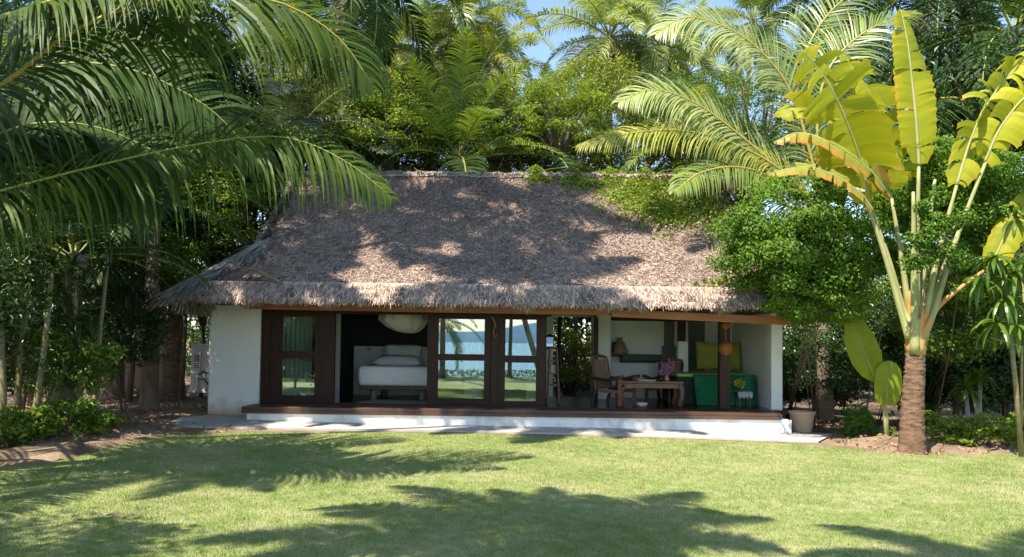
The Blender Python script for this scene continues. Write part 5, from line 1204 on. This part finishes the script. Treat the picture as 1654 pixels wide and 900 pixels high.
# shoot with two upright leaves
bb = G(1432, 716); sp = empty('banana_shoot', bb, 'young banana shoot with two upright translucent lime leaves', 'plant')
YS = bb.y
mb = MB(); tube(mb, [W(1432, 716, YS) - bb, W(1430, 680, YS) - bb, W(1427, 655, YS) - bb, W(1424, 640, YS) - bb], [.045, .04, .035, .02], 8); tube(mb, [W(1434, 716, YS) - bb, W(1432, 670, YS) - bb, W(1418, 620, YS) - bb, W(1412, 612, YS) - bb], [.04, .035, .025, .02], 8); mb.build('stalk', 'petiole', sp, smooth=True)
S_ = lambda a, b, dy=0: W(a, b, YS + dy)
PR = [(0, .25), (.12, .7), (.35, 1), (.65, .95), (.88, .6), (.97, .25), (1, .05)]
paddle([S_(1416, 616), S_(1402, 585), S_(1388, 550), S_(1376, 508, .05)], .36, 'banana', (.0, -1, .1), tear=.0, droop=.0, seed=11, n=30, fwd=.2, root=sp, srad=(.02, .018), prof=PR)
paddle([S_(1431, 655, -.1), S_(1433, 632, -.1), S_(1435, 605, -.1), S_(1436, 583, -.1)], .31, 'banana', (.05, -1, .15), tear=.0, droop=.0, seed=12, n=30, fwd=.12, root=sp, srad=(.02, .018), prof=[(0, .55), (.1, .85), (.4, 1), (.75, .85), (.93, .5), (1, .1)])
# dracaena with three pale stems
dc = G(1572, 713); dr_ = empty('dracaena', dc, 'small dracaena with pale bare stems and a bright rosette of pointed leaves', 'plant')
for a, b, c, d in [(1562, 711, 1560, 632), (1578, 714, 1582, 618), (1572, 712, 1578, 645)]:
    mb = MB(); Y_ = dc.y; tube(mb, [W(a, b, Y_) - dc, W((a + c) / 2 + 2, (b + d) / 2, Y_) - dc, W(c, d, Y_) - dc], [.06, .05, .045], 8); mb.build('stem', 'trunk_pale', dr_, smooth=True)
mb = MB(); strap_rosette(mb, W(1562, 628, dc.y) - dc, 46, .55, .075, r5, -20, 85, 75); strap_rosette(mb, W(1580, 612, dc.y) - dc, 30, .5, .07, r5, -10, 80, 75); mb.build('leaves', 'strap', dr_)
# hanging long-leaved plant at the right edge
hc = W(1618, 420, -2.7); hb = Vector((hc.x + .4, -2.6, gz(9, -1))); hp = empty('long_leaved_plant', hb, 'tall plant with long drooping glossy leaves at the right edge', 'plant')
mb = MB(); tube(mb, [Vector((0, 0, 0)), Vector((-.1, 0, 1.4)), hc - hb], [.05, .045, .03], 8); tube(mb, [Vector((0, 0, .6)), W(1650, 560, -2.6) - hb, W(1600, 545, -2.7) - hb], [.03, .03, .02], 6); mb.build('stem', 'stem', hp, smooth=True)
mb = MB()
for a, b, n_ in [(1605, 415, 26), (1640, 440, 24), (1585, 450, 18), (1622, 480, 20), (1660, 420, 16), (1645, 525, 16), (1610, 520, 12)]: strap_rosette(mb, W(a, b, -2.8) - hb, n_, .72, .085, r5, -40, 35, 75)
mb.build('leaves', 'strap', hp)
mb = MB(); hc2 = W(1640, 355, -2.0); hb2 = Vector((hc2.x + .3, -2.0, gz(8, -2))); h2 = empty('long_leaved_plant', hb2, 'smaller leafy plant above the drooping one at the right edge', 'plant')
tube(mb, [Vector((0, 0, 0)), Vector((0, 0, 1.5)), hc2 - hb2], [.04, .035, .02], 6); mb.build('stem', 'stem', h2, smooth=True)
mb = MB(); strap_rosette(mb, hc2 - hb2, 18, .5, .09, r5, -40, 60, 70); mb.build('leaves', 'strap', h2)
# low plants in the gloom behind the pot
mb = MB(); g = G(1335, 660); strap_rosette(mb, (g.x, g.y, g.z), 40, .7, .03, r5, 0, 85, 80); solo('fern', mb, 'leaf_yellow', 'yellowish tuft of thin leaves in the shade behind the clay pot', 'fern')

# ---- dry leaves and twigs on the bare soil
def litter():
    r = np.random.default_rng(31); P = []
    for x0, x1, y0, y1, n in [(-13, -7.1, -4.5, 6, 1500), (6.7, 13, -3.5, 4, 1300), (-9.5, -5.5, -3.2, -.9, 200)]:
        for _ in range(n):
            x, y = r.uniform(x0, x1), r.uniform(y0, y1)
            if y > edge_y(x) + .05: P.append((x, y, ground_z(x, y) + r.uniform(.012, .04)))
    P = np.array(P); mb = MB(); leaves_into(mb, P, norm(r.normal(0, .35, P.shape) + np.array([0, 0, 1])), .10, r, .5)
    for _ in range(60):
        q = P[r.integers(0, len(P))]; a_ = r.uniform(0, 3.14); l = r.uniform(.15, .5); tube(mb, [q, q + np.array([math.cos(a_) * l, math.sin(a_) * l, .02])], .008, 4)
    tag(mb.build('leaf_litter', 'palm_dead'), 'dry brown leaves and twigs scattered over the bare soil beside the house', 'leaf litter', kind='stuff')
litter()

# ---- far wood closing the view
def wood_mass():
    r = np.random.default_rng(9); n = 90000
    x = r.uniform(-75, 75, n); y = 34 + r.uniform(0, 9, n); hgt = 6.2 + 1.6 * np.sin(x * .35) + 1.2 * np.sin(x * 1.1 + 2); z = r.uniform(0, 1, n) ** .8 * hgt
    z += np.abs(x) * .05; C = np.stack([x, y, z], -1); k = r.integers(0, 2500, n); cen = C[r.integers(0, n, 2500)]
    C = cen[k] + norm(r.normal(0, 1, (n, 3))) * .75 * r.uniform(0, 1, (n, 1)) ** .4
    mb = MB(); leaves_into(mb, C, norm(r.normal(0, .5, (n, 3)) + np.array([0, -.5, .7])), .34, r, .55)
    tag(mb.build('woods', 'leaf_mid'), 'distant green wood closing the view behind the palms', 'woods', kind='stuff')
    n = 60000; mb = MB()
    for sg in (-1, 1):
        x = sg * (14.5 + r.uniform(0, 6, n // 2)); y = r.uniform(-3, 34, n // 2); z = r.uniform(0, 6.5, n // 2)
        C = np.stack([x, y, z], -1); cen = C[r.integers(0, n // 2, 900)]; k = r.integers(0, 900, n // 2)
        C = cen[k] + norm(r.normal(0, 1, (n // 2, 3))) * .7 * r.uniform(0, 1, (n // 2, 1)) ** .4
        leaves_into(mb, C, norm(r.normal(0, .5, C.shape) + np.array([0, -.4, .7])), .22, r, .5)
    tag(mb.build('woods', 'leaf_dark'), 'dark dense wood along both sides of the garden', 'woods', kind='stuff')
    # seaward bank of low beach plants
    n = 9000; x = r.uniform(-25, 25, n); y = -22.3 + r.normal(0, .35, n); z = r.uniform(0, .5, n)
    mb = MB(); leaves_into(mb, np.stack([x, y, z - .1], -1), norm(r.normal(0, 1, (n, 3))), .14, r, .6)
    tag(mb.build('ground_cover', 'leaf_mid'), 'low creeping beach plants along the seaward edge of the lawn', 'ground cover', kind='stuff')
wood_mass()
